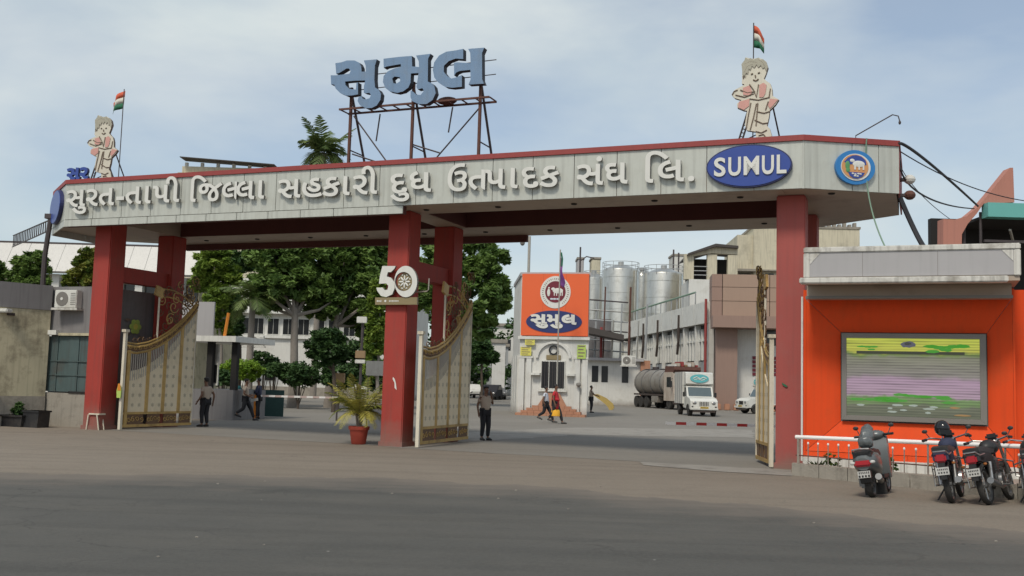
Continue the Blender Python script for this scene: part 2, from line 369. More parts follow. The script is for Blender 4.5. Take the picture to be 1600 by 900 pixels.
# ------------------------------------------------------------------ ground, road, yard
def groundmat(name, c1, c2, c3, big=.12, fine=18, patch=.5, rough=.9, bump=.6, tyre=0, crack=0):
    m = bpy.data.materials.new(name); m.use_nodes = True; nt = m.node_tree; N = nt.nodes; L = nt.links
    b = N['Principled BSDF']; b.inputs['Roughness'].default_value = rough; b.inputs['Specular IOR Level'].default_value = .25
    tc = N.new('ShaderNodeTexCoord'); co = tc.outputs['Object']
    def noise(sc_, det=8, ro=.62, stretch=None):
        n = N.new('ShaderNodeTexNoise'); n.inputs['Scale'].default_value = sc_; n.inputs['Detail'].default_value = det; n.inputs['Roughness'].default_value = ro
        if stretch:
            mp = N.new('ShaderNodeMapping'); mp.inputs['Scale'].default_value = stretch; mp.inputs['Rotation'].default_value = (0, 0, ANG)
            L.new(co, mp.inputs[0]); L.new(mp.outputs[0], n.inputs[0])
        else: L.new(co, n.inputs[0])
        return n.outputs[0]
    def ramp(x, a, b2, amt=1):
        r = N.new('ShaderNodeValToRGB'); r.color_ramp.elements[0].position = a; r.color_ramp.elements[1].position = b2
        r.color_ramp.elements[0].color = (0, 0, 0, 1); r.color_ramp.elements[1].color = (amt,) * 3 + (1,); L.new(x, r.inputs[0]); return r.outputs[0]
    def mix(f, a, b2):
        x = N.new('ShaderNodeMix'); x.data_type = 'RGBA'; L.new(f, x.inputs[0])
        for i, c in ((6, a), (7, b2)):
            if isinstance(c, tuple): x.inputs[i].default_value = c + (1,)
            else: L.new(c, x.inputs[i])
        return x.outputs[2]
    cur = mix(ramp(noise(big), .35, .65), c1, c2)
    cur = mix(ramp(noise(.45, 8, .7, (.35, 1.2, 1)), .45, .7, patch), cur, c3)
    cur = mix(ramp(noise(1.6, 9, .75), .50, .72, .55), cur, tuple(x * .72 for x in c1))
    if tyre: cur = mix(ramp(noise(1.1, 4, .5, (.08, 1.6, 1)), .5, .7, tyre), cur, tuple(x * .75 for x in c1))
    if crack:
        vc = N.new('ShaderNodeTexVoronoi'); vc.feature = 'DISTANCE_TO_EDGE'; vc.inputs['Scale'].default_value = .42
        nw = N.new('ShaderNodeTexNoise'); nw.inputs['Scale'].default_value = 1.7; nw.inputs['Detail'].default_value = 7; L.new(co, nw.inputs[0])
        va = N.new('ShaderNodeVectorMath'); va.operation = 'MULTIPLY_ADD'; L.new(nw.outputs['Color'], va.inputs[0]); va.inputs[1].default_value = (1.3, 1.3, 0); L.new(co, va.inputs[2]); L.new(va.outputs[0], vc.inputs[0])
        rc = N.new('ShaderNodeMapRange'); rc.inputs['From Min'].default_value = .0; rc.inputs['From Max'].default_value = .012; rc.inputs['To Min'].default_value = crack; rc.inputs['To Max'].default_value = 0; L.new(vc.outputs[0], rc.inputs[0])
        gate_n = ramp(noise(.25, 3), .48, .6); mu = N.new('ShaderNodeMath'); mu.operation = 'MULTIPLY'; L.new(rc.outputs[0], mu.inputs[0]); L.new(gate_n, mu.inputs[1])
        cur = mix(mu.outputs[0], cur, tuple(x * .45 for x in c1))
    cur = mix(ramp(noise(70, 3, .9), .42, .72, .75), cur, tuple(x * .5 for x in c1))
    sp = noise(fine, 5, .8)
    cur = mix(ramp(sp, .3, .75, .5), cur, tuple(min(1, x * 1.35) for x in c2))
    v = N.new('ShaderNodeTexVoronoi'); v.inputs['Scale'].default_value = .9; L.new(co, v.inputs[0])     # scattered litter and chips
    r = N.new('ShaderNodeValToRGB'); r.color_ramp.elements[0].position = .006; r.color_ramp.elements[1].position = .018
    r.color_ramp.elements[0].color = (1, 1, 1, 1); r.color_ramp.elements[1].color = (0, 0, 0, 1); L.new(v.outputs['Distance'], r.inputs[0])
    cur = mix(r.outputs[0], cur, (.42, .40, .36))
    L.new(cur, b.inputs['Base Color'])
    bp = N.new('ShaderNodeBump'); bp.inputs['Strength'].default_value = bump; bp.inputs['Distance'].default_value = .01
    L.new(noise(55, 4, .7), bp.inputs['Height']); L.new(bp.outputs[0], b.inputs['Normal']); return m
M['apron'] = groundmat('dusty_concrete_apron', (.185, .155, .122), (.245, .208, .168), (.155, .135, .112), tyre=.7, crack=.7)
M['asphalt'] = groundmat('worn_asphalt', (.074, .073, .067), (.102, .098, .089), (.135, .124, .106), big=.22, patch=.75, tyre=.6, rough=.85, crack=.8)
M['yard'] = groundmat('yard_paving', (.195, .178, .155), (.245, .228, .20), (.165, .15, .135), big=.1, patch=.7, tyre=.3)
M['strip'] = mat('pale_concrete_strip', (.27, .25, .22), .9, 0, .2, 2, .3, 30, 0, (.16, .14, .12), dirt_amt=.8)
def sheet(name, poly, z, m, sub=0):
    me = bpy.data.meshes.new(name); me.from_pydata([(p[0], p[1], 0) for p in poly], [], [tuple(range(len(poly)))]); me.materials.append(M[m])
    o = link(name, me, None, (0, 0, z)); o['kind'] = 'structure'; return o
sheet('ground', [(-900, -300), (900, -300), (900, 1500), (-900, 1500)], 0, 'apron')
def wavy(pts, n=14, amp=.18):
    out = []
    for (a, b) in zip(pts[:-1], pts[1:]):
        for k in range(n):
            t = k / n; out.append((a[0] + (b[0] - a[0]) * t + random.uniform(-amp, amp), a[1] + (b[1] - a[1]) * t + random.uniform(-amp, amp) * .8))
    return out + [pts[-1]]
edge = [(-120, 30), (-60, 24)] + [gp(0, 741), gp(180, 741), gp(420, 744), gp(640, 749), gp(860, 762), gp(1080, 782), gp(1300, 802), gp(1450, 818), gp(1600, 832)] + [(30, 9), (120, -20)]
e2 = []
for a, b in zip(edge[:-1], edge[1:]):
    n = 26 if abs(a[0]) < 20 else 6
    for k in range(n):
        t = k / n; x = a[0] + (b[0] - a[0]) * t; y = a[1] + (b[1] - a[1]) * t
        e2.append((x, y + .16 * math.sin(x * 2.1) + .10 * math.sin(x * 5.3 + 1) + random.uniform(-.07, .07)))
def road():
    rows = [0, .5, 1.1, 1.8, 2.8, 60]; vs = []; fs = []; col = []
    for x, y in e2:
        for j, d in enumerate(rows): vs.append((x, y - d if j < 5 else min(y - 5, -120), 0)); col.append(min(1, d / 2.8))
    n = len(rows)
    for i in range(len(e2) - 1):
        for j in range(n - 1): fs.append((i * n + j, i * n + j + 1, (i + 1) * n + j + 1, (i + 1) * n + j))
    me = bpy.data.meshes.new('road'); me.from_pydata(vs, [], fs); a = me.attributes.new('wear', 'FLOAT', 'POINT'); a.data.foreach_set('value', col); me.materials.append(M['asphalt'])
    o = link('road', me, None, (0, 0, .004)); o['kind'] = 'structure'
    m = M['asphalt']; nt = m.node_tree; N = nt.nodes; L = nt.links; b = N['Principled BSDF']; src = b.inputs['Base Color'].links[0].from_socket
    at_ = N.new('ShaderNodeAttribute'); at_.attribute_name = 'wear'; tc = N.new('ShaderNodeTexCoord'); mp = N.new('ShaderNodeMapping'); mp.inputs['Scale'].default_value = (.6, 2.2, 1); L.new(tc.outputs['Object'], mp.inputs[0])
    nz = N.new('ShaderNodeTexNoise'); nz.inputs['Scale'].default_value = .9; nz.inputs['Detail'].default_value = 9; nz.inputs['Roughness'].default_value = .7; L.new(mp.outputs[0], nz.inputs[0])
    ad = N.new('ShaderNodeMath'); ad.operation = 'MULTIPLY_ADD'; L.new(nz.outputs[0], ad.inputs[0]); ad.inputs[1].default_value = -1.5; L.new(at_.outputs['Fac'], ad.inputs[2])
    rr = N.new('ShaderNodeMapRange'); rr.inputs['From Min'].default_value = -.80; rr.inputs['From Max'].default_value = .05; L.new(ad.outputs[0], rr.inputs[0])
    mx = N.new('ShaderNodeMix'); mx.data_type = 'RGBA'; L.new(rr.outputs[0], mx.inputs[0]); mx.inputs[6].default_value = (.175, .15, .125, 1); L.new(src, mx.inputs[7]); L.new(mx.outputs[2], b.inputs['Base Color'])
road()
gl = [G(-9.3, .2), G(-.3, .1), G(.8, -.35), G(9.9, -.35)]
yd = [(p.x, p.y) for p in gl] + [(G(10.5, 2.5).x, G(10.5, 2.5).y), (26, 60), (30, 160), (-60, 160), (-34, 50), (G(-12, 9).x, G(-12, 9).y), (G(-9.6, 4).x, G(-9.6, 4).y)]
sheet('yard', wavy(yd, 20, .05), .004, 'yard')
s0 = [gp(1000, 722), gp(1236, 735), gp(1238, 744), gp(1120, 737), gp(1005, 727)]
sheet('threshold_strip', s0, .008, 'strip')
s1 = [gp(700, 677), gp(900, 668), gp(1178, 672), gp(1178, 684), gp(900, 680), gp(740, 690)]
sheet('worn_crossing', wavy(s1, 16, .12), .008, 'strip')
tt = groundmat('dark_patch', (.07, .065, .06), (.085, .08, .072), (.10, .09, .08)); M['patch'] = tt

# ------------------------------------------------------------------ the gate
PW, PD = .631, .652
gate = gthing('entrance_gate', 'wide entrance gate of red pillars carrying a long cream sign beam', 'gate', 0, 0, 0)
ZS = 6.15; ZT = 7.22
for u in (-9.99, 0, 10.0):
    for v in (0, 2.72):
        mb = MB(); mb.bev(u, u + PW, v, v + PD, -.02, ZS - .002, .025); mb.box(u - .03, u + PW + .03, v - .03, v + PD + .03, -.02, .12)
        mb.build('pillar', 'redpale' if u > 5 else 'red', gate)
    mb = MB(); mb.box(u + .12, u + PW - .12, PD, 2.72, 4.44, 4.9); mb.build('tie_beam', 'red', gate)
mb = MB()
mb.box(-9.38, 10.2, -.66, .62, ZS, 6.7); mb.box(-9.38, 10.2, 3.1, 4.84, ZS, 6.7); mb.box(.06, .8, .62, 3.1, ZS + .003, 6.7)
mb.build('soffit_beam', 'soffit', gate)
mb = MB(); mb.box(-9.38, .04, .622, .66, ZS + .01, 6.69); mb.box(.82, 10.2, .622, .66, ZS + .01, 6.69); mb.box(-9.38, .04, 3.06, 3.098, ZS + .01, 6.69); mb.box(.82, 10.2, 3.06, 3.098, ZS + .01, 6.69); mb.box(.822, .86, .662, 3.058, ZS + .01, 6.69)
tag(mb.build('recess_lining', 'recess', gate), None, None, None, 'stuff')  # dark maroon boxes laid over the tan sides of the recess
foot = [(-10.5, -.66), (10.65, -.66), (12.55, .43), (12.55, 3.3), (10.5, 4.84), (-10.5, 4.84), (-12.44, 3.5), (-12.44, .76)]
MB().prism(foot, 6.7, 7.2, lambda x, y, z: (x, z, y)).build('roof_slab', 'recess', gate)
MB().prism([(10.21, -.655), (10.65, -.655), (12.55, .43), (12.55, 3.3), (10.5, 4.835), (10.21, 4.835)], ZS, 6.69, lambda x, y, z: (x, z, y)).build('end_soffit', 'soffit', gate)
MB().prism([(-9.39, -.655), (-9.39, 4.835), (-10.5, 4.835), (-12.44, 3.5), (-12.44, .76), (-10.5, -.655)], ZS, 6.69, lambda x, y, z: (x, z, y)).build('end_soffit', 'soffit', gate)
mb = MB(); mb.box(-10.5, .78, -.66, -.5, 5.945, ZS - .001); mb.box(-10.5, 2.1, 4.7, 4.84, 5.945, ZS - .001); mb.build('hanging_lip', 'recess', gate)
for u in np.arange(-9.0, 12, 2.02):          # soffit downlights
    for v in (.0, 3.9):
        if .6 < v and u > 10: continue
        MB().lathe([(.05, ZS - .03), (.07, ZS - .025), (.08, ZS - .001)], (u, v, 0), n=12).build('downlight', 'dark', gate)
def panel_run(p, q, cuts, z0, z1, mt='fascia'):
    p, q = Vector(p), Vector(q); d = (q - p).normalized(); n = Vector((d.y, -d.x)); L = (q - p).length
    ang = math.atan2(d.y, d.x)
    for a, b in zip(cuts[:-1], cuts[1:]):
        w = b - a - .014; mb = MB(); mb.bev(0, w, -.035, 0, 0, z1 - z0, .004); o = mb.build('cladding_panel', mt, gate)
        s = p + d * (a + .007); o.location = (s.x, s.y, z0); o.rotation_euler = (0, 0, ang)
L1 = 21.15; cuts = list(np.linspace(0, L1, 21))
panel_run((-10.5, -.665), (10.65, -.665), cuts, ZS + .004, ZT)
panel_run((-10.5, -.665), (.78, -.665), list(np.linspace(0, 11.28, 12)), 5.945, ZS - .008)
Lr = math.hypot(1.93, 1.11); panel_run((10.665, -.665), (12.585, .43), [0, Lr * .5, Lr * .78, Lr], ZS + .004, ZT)
Ll = math.hypot(1.95, 1.43); panel_run((-12.46, .75), (-10.52, -.665), [0, Ll / 2, Ll], ZS + .004, ZT)
panel_run((-12.46, .75), (-10.52, -.665), [0, Ll / 2, Ll], 5.945, ZS - .008)
panel_run((12.585, .45), (12.585, 3.3), [0, 1.42, 2.85], ZS + .004, ZT, 'redcap'); panel_run((-12.475, 3.5), (-12.475, .77), [0, 1.36, 2.72], 5.945, ZT)
MB().tube([(10.66, -.675, ZS), (10.66, -.675, ZT)], .034, 8).build('corner_trim', 'fascia', gate)
MB().tube([(-10.51, -.675, 5.945), (-10.51, -.675, ZT)], .034, 8).build('corner_trim', 'fascia', gate)
MB().prism([(10.65, 4.88), (-10.5, 4.88), (-10.5, 4.845), (10.65, 4.845)], 6.15, 7.2, lambda x, y, z: (x, z, y)).build('rear_cladding', 'fascia', gate)
def ring(foot, out, inn, z0, z1):
    def off(d):
        n = len(foot); r = []
        for i in range(n):
            a, b, c = Vector(foot[i - 1]), Vector(foot[i]), Vector(foot[(i + 1) % n])
            e1 = (b - a).normalized(); e2 = (c - b).normalized(); n1 = Vector((e1.y, -e1.x)); n2 = Vector((e2.y, -e2.x)); m = (n1 + n2).normalized()
            r.append(b + m * (d / max(.3, m.dot(n1))))
        return [(p.x, p.y) for p in r]
    return MB().prism([off(out), off(inn)[::-1]], z0, z1, lambda x, y, z: (x, z, y))
ring(foot, .085, -.22, ZT + .002, 7.345).build('coping', 'redcap', gate)
# raised letters on the beam
for s, a, b in (('સુરત-તાપી', 108, 284), ('જિ^લલા', 301, 416), ('સહકારી', 437, 592), ('દુધ', 612, 676), ('ઉ^તપાદક', 701, 875), ('સંઘ', 902, 982), ('લિ.', 1009, 1086)):
    if s.startswith('જિ'): s = 'િજ^લલા'
    if s.startswith('લિ'): s = 'િલ.'
    u0, _ = onv(a, 290, -.75); u1, _ = onv(b, 290, -.75); zb = 6.465 - .0055 * (u0 + u1) / 2
    for t, b_ in word(None, s, u0, u1, zb, .80, -.825, -.755, .014):
        if b_.v: b_.build('letter', ['letter', 'letter_side'], gate)
# oval name sign
ov = gthing('oval_name_sign', 'blue oval sign reading SUMUL in white at the right of the beam', 'sign', 9.49, -.70, 6.69)
MB().disc(0, 0, .945, .485, -.11, -.005, 48).build('rim', 'darkblue', ov)
MB().disc(0, 0, .915, .455, -.125, -.111, 48).build('face', 'blue', ov)
w0 = -.735
for ch, a, b in (('S', -.76, -.50), ('U', -.44, -.16), ('M', -.10, .24), ('U', .30, .56), ('L', .62, .83)):
    latin(MB(), ch, a, b, -.20, .58, -.155, -.126, .02).build('letter', ['letter', 'letter_side'], ov)
# chamfer badges
def chamfer(p, t, z): 
    a, b = Vector(p[0]), Vector(p[1]); c = a + (b - a) * t; return c.x, c.y, z, math.atan2((b - a).y, (b - a).x)
cu_, cv_, cz_, cr_ = chamfer(((10.665, -.665), (12.585, .43)), .52, 6.67)
bd = gthing('round_emblem_sign', 'round blue rimmed emblem with a white cow on orange at the beam end', 'sign', cu_, cv_, cz_, rz=cr_)
MB().disc(0, 0, .46, .385, -.12, -.04, 40).build('rim', 'paleblue', bd)
mb = MB(); mb.disc(0, 0, .345, .30, -.135, -.121, 40, 0); mb.disc(-.02, .01, .31, .27, -.145, -.136, 36, 1)
mb.prism([(-.28, .10), (-.20, .19), (-.10, .25), (0, .265), (.12, .24), (.22, .16), (.24, .06), (.10, .04), (-.02, .10), (-.12, .05)], -.152, -.146, None, 2)
mb.build('emblem_field', ['letter', 'badgeorange', 'blue'], bd)
mb = MB(); mb.ell((.06, -.15, .07), .15, .012, .075); mb.ell((-.09, -.15, .14), .06, .012, .04); mb.box(-.05, -.01, -.158, -.146, -.06, .06); mb.box(.05, .085, -.158, -.146, -.06, .04); mb.box(.15, .185, -.158, -.146, -.06, .04); mb.build('cow_motif', 'letter', bd)
mb = MB(); mb.ell((-.20, -.15, .03), .055, .012, .10); mb.ell((-.19, -.15, -.07), .05, .012, .06); mb.build('plant_motif', 'badgegreen', bd)
mb = MB(); mb.prism([(-.19, -.12), (.20, -.12), (.15, -.20), (.05, -.255), (-.06, -.255), (-.15, -.20)], -.153, -.146); mb.build('emblem_base', 'blue', bd)
mb = MB(); [mb.ell((x, -.156, z), .03, .008, .018) for x, z in ((-.08, -.15), (-.02, -.165), (.05, -.15), (.10, -.155), (-.03, -.20), (.03, -.205))]; mb.build('script_mark', 'letter', bd)
cu_, cv_, cz_, cr_ = chamfer(((-12.46, .75), (-10.52, -.665)), .5, 6.68)
bl = gthing('oval_name_sign', 'blue rimmed oval sign seen edge on at the far left end of the beam', 'sign', cu_, cv_, cz_, rz=cr_)
MB().disc(0, 0, 1.02, .52, -.14, -.04, 40).build('rim', 'darkblue', bl)
MB().disc(0, 0, .98, .49, -.155, -.141, 40).build('face', 'blue', bl)
# golden anniversary sign "50" on the middle pillar
fs = gthing('anniversary_sign', 'white number 50 with a floral disc in the nought, fixed to the middle pillar', 'sign', 0, 0, 3.6)
def tr(pts, s, ox, oy, v): 
    r = []
    for x, y in pts: u, z = onv(ox + x / s, oy + y / s, v); r.append((u, z - 3.6))
    return r
five = [(285, 118), (440, 118), (425, 150), (385, 190), (350, 190), (335, 240), (385, 255), (425, 305), (430, 375), (400, 450), (330, 482), (270, 470), (225, 410), (215, 372), (288, 370), (312, 402), (345, 395), (355, 350), (330, 322), (245, 325), (255, 240)]
MB().prism(tr(five, 7.5, 560, 400, -.14), -.16, -.08, None, 0, 1).build('digit', ['letter', 'letter_side'], fs)
el = lambda cx, cy, rx, ry, n=36: [(cx + rx * math.cos(2 * math.pi * k / n), cy + ry * math.sin(2 * math.pi * k / n)) for k in range(n)]
MB().prism([tr(el(560, 300, 133, 184), 7.5, 560, 400, -.14), tr(el(534, 300, 101, 112), 7.5, 560, 400, -.14)[::-1]], -.165, -.08, None, 0, 1).build('digit', ['letter', 'letter_side'], fs)
c0 = tr([(534, 300)], 7.5, 560, 400, -.14)[0]
MB().disc(c0[0], c0[1], .215, .235, -.10, -.085).build('ornament_disc', 'olive', fs)
mb = MB()
for k in range(8):
    a = k * math.pi / 4; mb.ell((c0[0] + .095 * math.cos(a), -.115, c0[1] + .10 * math.sin(a)), .075, .012, .024, 10, rot=Matrix.Rotation(-a, 3, 'Y'))
    mb.ell((c0[0] + .17 * math.cos(a + .39), -.11, c0[1] + .185 * math.sin(a + .39)), .02, .01, .03, 8, rot=Matrix.Rotation(-a - .39, 3, 'Y'))
mb.build('petal_ornament', 'letter', fs)
pl = tr([(200, 487), (690, 484), (690, 570), (200, 572)], 7.5, 560, 400, -.12)
MB().prism(pl, -.14, -.06).build('plaque', 'olive', fs)
mb = MB(); px0 = pl[0][0] + .06; zc = (pl[0][1] + pl[2][1]) / 2
for x, w, h in [(0, .03, .05), (.04, .02, .035), (.07, .03, .03), (.11, .02, .055)] + [(.36 + .032 * k, .022, .028 + .012 * (k % 3 == 0)) for k in range(9)]: mb.box(px0 + x, px0 + x + w, -.146, -.141, zc - h / 2, zc + h / 2)
mb.disc(px0 + .25, zc, .03, .03, -.147, -.141, 12); mb.build('plaque_print', 'letter', fs)
# bracket lamp arm on the middle pillar's inner face
mb = MB(); mb.tube([(PW, .3, 0), (PW + .42, .3, .02), (PW + .46, .3, .06), (PW + .47, .3, .36)], .018)
o = tag(gthing('bracket', 'thin grey pipe bracket bent upward on the inner side of the middle pillar', 'bracket', 0, 0, 4.02), None); mb.build('pipe', 'silver', o)
# torn stickers on the pillars
o = MB().prism([(0, 0), (.05, -.05), (.09, -.16), (.12, -.33), (.06, -.28), (.05, -.15), (-.01, -.05)], -.004, 0).build('paint_chip', 'letter', None)
u_, z_ = onv(614, 589, -.01); o.location = G(u_, -.004, z_); o.rotation_euler = (0, 0, -ANG); tag(o, 'torn pale sticker on the front of the middle pillar', 'sticker')
u_, z_ = onv(1226, 600, -.01)
o = MB().prism([(-.06, .03), (.03, -.02), (.07, -.06), (.02, -.065), (-.04, -.02)], -.03, 0).build('sticker', 'flaggreen', None); o.location = G(u_, -.004, z_); o.rotation_euler = (0, 0, -ANG); tag(o, 'small green and white torn sticker on the right pillar', 'sticker')

# ------------------------------------------------------------------ roof sign on its steel frame
rs = gthing('rooftop_letter_sign', 'large blue grey Gujarati letters on a rusty steel frame above the gate beam', 'sign', 0, .8, 7.2)
V0 = .8
def tl(pts, ox): return [(lambda q: (q[0], q[1] - 7.2))(onv(ox + x / 7.5, 60 + y / 7.5, V0)) for x, y in pts]
S_ = [(105, 290), (175, 280), (240, 258), (330, 258), (385, 285), (408, 330), (412, 390), (462, 388), (460, 320), (438, 258), (590, 245), (568, 320), (562, 480), (570, 575), (612, 600), (640, 650), (632, 720), (590, 785), (530, 815), (460, 818), (395, 785), (365, 735), (375, 690), (412, 675), (425, 705), (460, 715), (505, 700), (522, 665), (505, 637), (470, 642), (437, 635), (440, 560), (455, 492), (330, 495), (218, 505), (225, 550), (268, 590), (345, 600), (352, 520), (370, 515), (370, 655), (300, 668), (230, 670), (160, 640), (110, 590), (90, 540), (55, 540), (50, 432), (110, 432), (180, 425), (270, 412), (285, 380), (262, 352), (235, 352), (150, 405), (115, 415)]
M_ = [(668, 238), (860, 215), (1000, 205), (1005, 328), (1085, 335), (1082, 270), (1050, 200), (1220, 180), (1190, 240), (1188, 505), (1240, 530), (1265, 560), (1280, 640), (1245, 720), (1175, 768), (1085, 770), (1005, 735), (985, 690), (987, 612), (1015, 625), (1055, 660), (1105, 662), (1143, 612), (1125, 583), (1070, 597), (1055, 570), (1065, 505), (1080, 405), (990, 410), (985, 520), (960, 575), (900, 620), (830, 638), (740, 620), (690, 580), (662, 510), (670, 440), (720, 385), (800, 350), (875, 332), (870, 300), (700, 330), (672, 345)]
Mh = [(770, 470), (800, 445), (860, 455), (865, 500), (820, 530), (785, 525)]
L_ = [(628, 122), (540, 140), (430, 155), (345, 200), (288, 280), (272, 370), (290, 460), (340, 520), (420, 568), (500, 578), (612, 566), (612, 430), (540, 458), (490, 470), (440, 440), (400, 390), (402, 320), (460, 265), (540, 235), (628, 242)]
L2_ = [(685, 122), (875, 108), (848, 170), (850, 480), (870, 530), (690, 540), (715, 480), (712, 368), (590, 380), (545, 400), (522, 435), (520, 285), (560, 280), (715, 290), (710, 170)]
MB().prism(tl(S_, 510), 0, .20, None, 0, 1).build('letter', ['roofblue', 'roofside'], rs)
MB().prism([tl(M_, 510), tl(Mh, 510)[::-1]], 0, .20, None, 0, 1).build('letter', ['roofblue', 'roofside'], rs)
mb = MB(); mb.prism(tl(L_, 640), 0, .20, None, 0, 1); mb.prism(tl(L2_, 640), 0, .20, None, 0, 1); mb.build('letter', ['roofblue', 'roofside'], rs)
zpl = 9.28 - 7.2
for uu in (-1.95, .03, 2.06):
    MB().box(uu - .035, uu + .035, .22, .29, 0, 2.75).build('post', 'rust', rs)
    MB().tube([(uu, .26, 2.6), (uu, 1.5, 0)], .035, 6).build('rear_strut', 'steel', rs)
    MB().tube([(uu, .26, .95), (uu, 1.05, .95)], .02, 5).build('cross_tie', 'steel', rs)
mb = MB()
for v in (.12, .62): mb.box(-2.25, 2.38, v - .025, v + .025, zpl, zpl + .05)
for k in range(12): mb.box(-2.25 + k * .42, -2.22 + k * .42, .145, .595, zpl + .01, zpl + .04)
mb.build('catwalk', 'rust', rs)
for p, q in (((-1.9, 1.95), (-.35, 0)), ((.2, 0), (1.98, 1.95)), ((-1.9, .85), (-1.15, .6)), ((.03, 1.0), (.8, .75)), ((-1.05, 1.95), (-1.2, 1.2)), ((1.2, 1.98), (1.05, 1.3)), ((.4, .1), (1.4, .5)), ((1.4, .5), (1.75, .05))):
    MB().tube([(p[0], .35, p[1]), (q[0], .45, q[1])], .022, 5).build('brace', 'steel', rs)
for zz in (2.75, 3.15): MB().tube([(-2.15, .24, zz - .1), (2.5, .24, zz)], .014, 5).build('rail', 'steel', rs)
MB().ell((.95, .5, zpl + .13), .30, .16, .11, 14).build('floodlight_cover', 'rust', rs)

# ------------------------------------------------------------------ painted figure boards and flags on the roof
def figure(name, label, u, z, sx, rz):
    r = gthing(name, label, 'figure board', u, .1, z, 'painted figure boards on the gate roof', rz)
    def L_(pts): return [((onv(1130 + x / 4.5, 20 + y / 4.5, .1)[0] - 9.55) * sx, onv(1130 + x / 4.5, 20 + y / 4.5, .1)[1] - 7.35 - .12) for x, y in pts]
    def P(pts, d0, d1, m, nm): MB().prism(L_(pts), d0, d1, None, 0, 1).build(nm, [m, 'figline'], r)
    P([(130, 465), (133, 380), (128, 330), (150, 300), (160, 280), (190, 288), (215, 290), (250, 283), (280, 292), (305, 310), (318, 350), (304, 392), (288, 430), (310, 448), (335, 465), (347, 500), (350, 550), (395, 575), (370, 612), (330, 650), (324, 700), (310, 760), (330, 780), (345, 830), (325, 868), (270, 882), (236, 866), (228, 802), (165, 792), (152, 755), (160, 700), (168, 655), (140, 652), (98, 635), (95, 605), (128, 580), (78, 566), (58, 545), (80, 508), (120, 488), (150, 470)], -.02, .10, 'figcream', 'board')
    for q in ([(138, 495), (185, 478), (205, 525), (185, 548), (140, 545)], [(110, 592), (186, 572), (182, 622), (145, 650), (102, 632)], [(256, 475), (285, 458), (308, 475), (300, 530), (285, 560), (255, 562)], [(333, 570), (390, 576), (352, 620), (332, 640), (318, 618)]): P(q, -.035, -.021, 'pink', 'waistcoat_panel')
    P([(136, 420), (134, 380), (128, 330), (150, 302), (156, 282), (176, 296), (192, 286), (214, 298), (250, 283), (262, 298), (282, 294), (304, 312), (317, 350), (306, 378), (294, 352), (280, 360), (268, 336), (250, 352), (236, 332), (220, 356), (204, 340), (192, 372), (180, 360), (176, 398), (160, 392), (158, 424), (146, 404)], -.04, -.021, 'figgrey', 'hair')
    def lines(nm, m, ls, w):
        mb = MB()
        for ln in ls: mb.tube([(x, -.03, z_) for x, z_ in L_(ln)], w * 1.35, 5)
        tag(mb.build(nm, m, r), None, None, None, 'stuff')
    lines('face_mark', 'figline', ([(196, 400), (210, 394)], [(245, 392), (260, 386)], [(212, 438), (232, 446), (250, 432)], [(226, 405), (230, 422)]), .012)
    lines('hair_strand', 'figline', ([(150, 330), (190, 310), (240, 318)], [(145, 390), (170, 345), (210, 330)], [(250, 300), (280, 315), (296, 350)], [(140, 430), (155, 400), (172, 385)]), .009)
    lines('outline_stroke', 'figline', ([(85, 545), (150, 560), (215, 535)], [(120, 510), (170, 530), (225, 520)], [(185, 470), (215, 510), (235, 560), (250, 470)], [(186, 572), (250, 580), (330, 560)], [(335, 500), (325, 560)], [(195, 600), (175, 700), (162, 780)], [(235, 605), (215, 700), (190, 790)], [(245, 600), (238, 690), (232, 760)], [(235, 660), (290, 672), (328, 660)], [(222, 720), (280, 745), (315, 740)], [(230, 800), (270, 810), (310, 790)], [(250, 830), (285, 820), (310, 850)], [(320, 590), (300, 650)], [(60, 545), (75, 520), (100, 510)]), .010)
    mb = MB(); q = L_([(165, 650), (88, 892), (188, 660), (112, 895)]); A, B_, A2, B2 = [Vector((x, .12, z_)) for x, z_ in q]
    mb.tube([A, B_], .022, 6); mb.tube([A2, B2], .022, 6)
    for k in range(9): t = (k + .5) / 9; mb.tube([A.lerp(B_, t), A2.lerp(B2, t)], .012, 4)
    mb.build('prop_ladder', 'steel', r)
    mb = MB(); q = L_([(230, 812), (115, 862), (300, 600), (320, 892)]); mb.tube([(q[0][0], .12, q[0][1]), (q[1][0], .14, q[1][1])], .014, 5); mb.build('tie_bar', 'steel', r)
    for dx in (-.1, .3): MB().tube([(dx * sx, .12, 1.1), (dx * sx + .18, 1.1, -.12)], .02, 6).build('rear_strut', 'steel', r)
    return r
figure('painted_figure_board', 'cream figure board in a pink waistcoat beside the oval sign, nearer the right end', 9.55, 7.35, .98, 0)
figure('painted_figure_board', 'faded cream figure board with struts at the far left end of the roof', -9.95, 7.35, .86, .35)
def flag(label, u, v, z0, h, w, d, lab_rz=0):
    r = gthing('flag', label, 'flag', u, v, z0, 'tricolour flags on the gate roof', lab_rz)
    MB().tube([(0, 0, 0), (0, 0, h)], .014, 6).build('pole', 'steel', r)
    for k, (m, nm) in enumerate((('flaggreen', 'green_stripe'), ('flagwhite', 'white_stripe'), ('saffron', 'saffron_stripe'))):
        mb = MB(); n = 10; vs = []; fs = []
        for i in range(n + 1):
            t = i / n; droop = -.42 * t ** 1.3 * h * .28 - .02
            for j in (0, 1):
                zz = h - .02 - (3 - k - j) * .185 * (1 - .35 * t) + droop
                vs.append((d * w * t * (.9 + .1 * math.sin(5 * t)), .05 * math.sin(7 * t + j * .6 + k * .5) , zz))
        fs = [(2 * i, 2 * i + 2, 2 * i + 3, 2 * i + 1) for i in range(n)]
        mb.add(vs, fs); o = mb.build(nm, m, r, True)
        sd = o.modifiers.new('thick', 'SOLIDIFY'); sd.thickness = .004
flag('small tricolour flag hanging to the right of its pole above the right figure board', 9.42, .25, 7.3, 3.05, .30, 1)
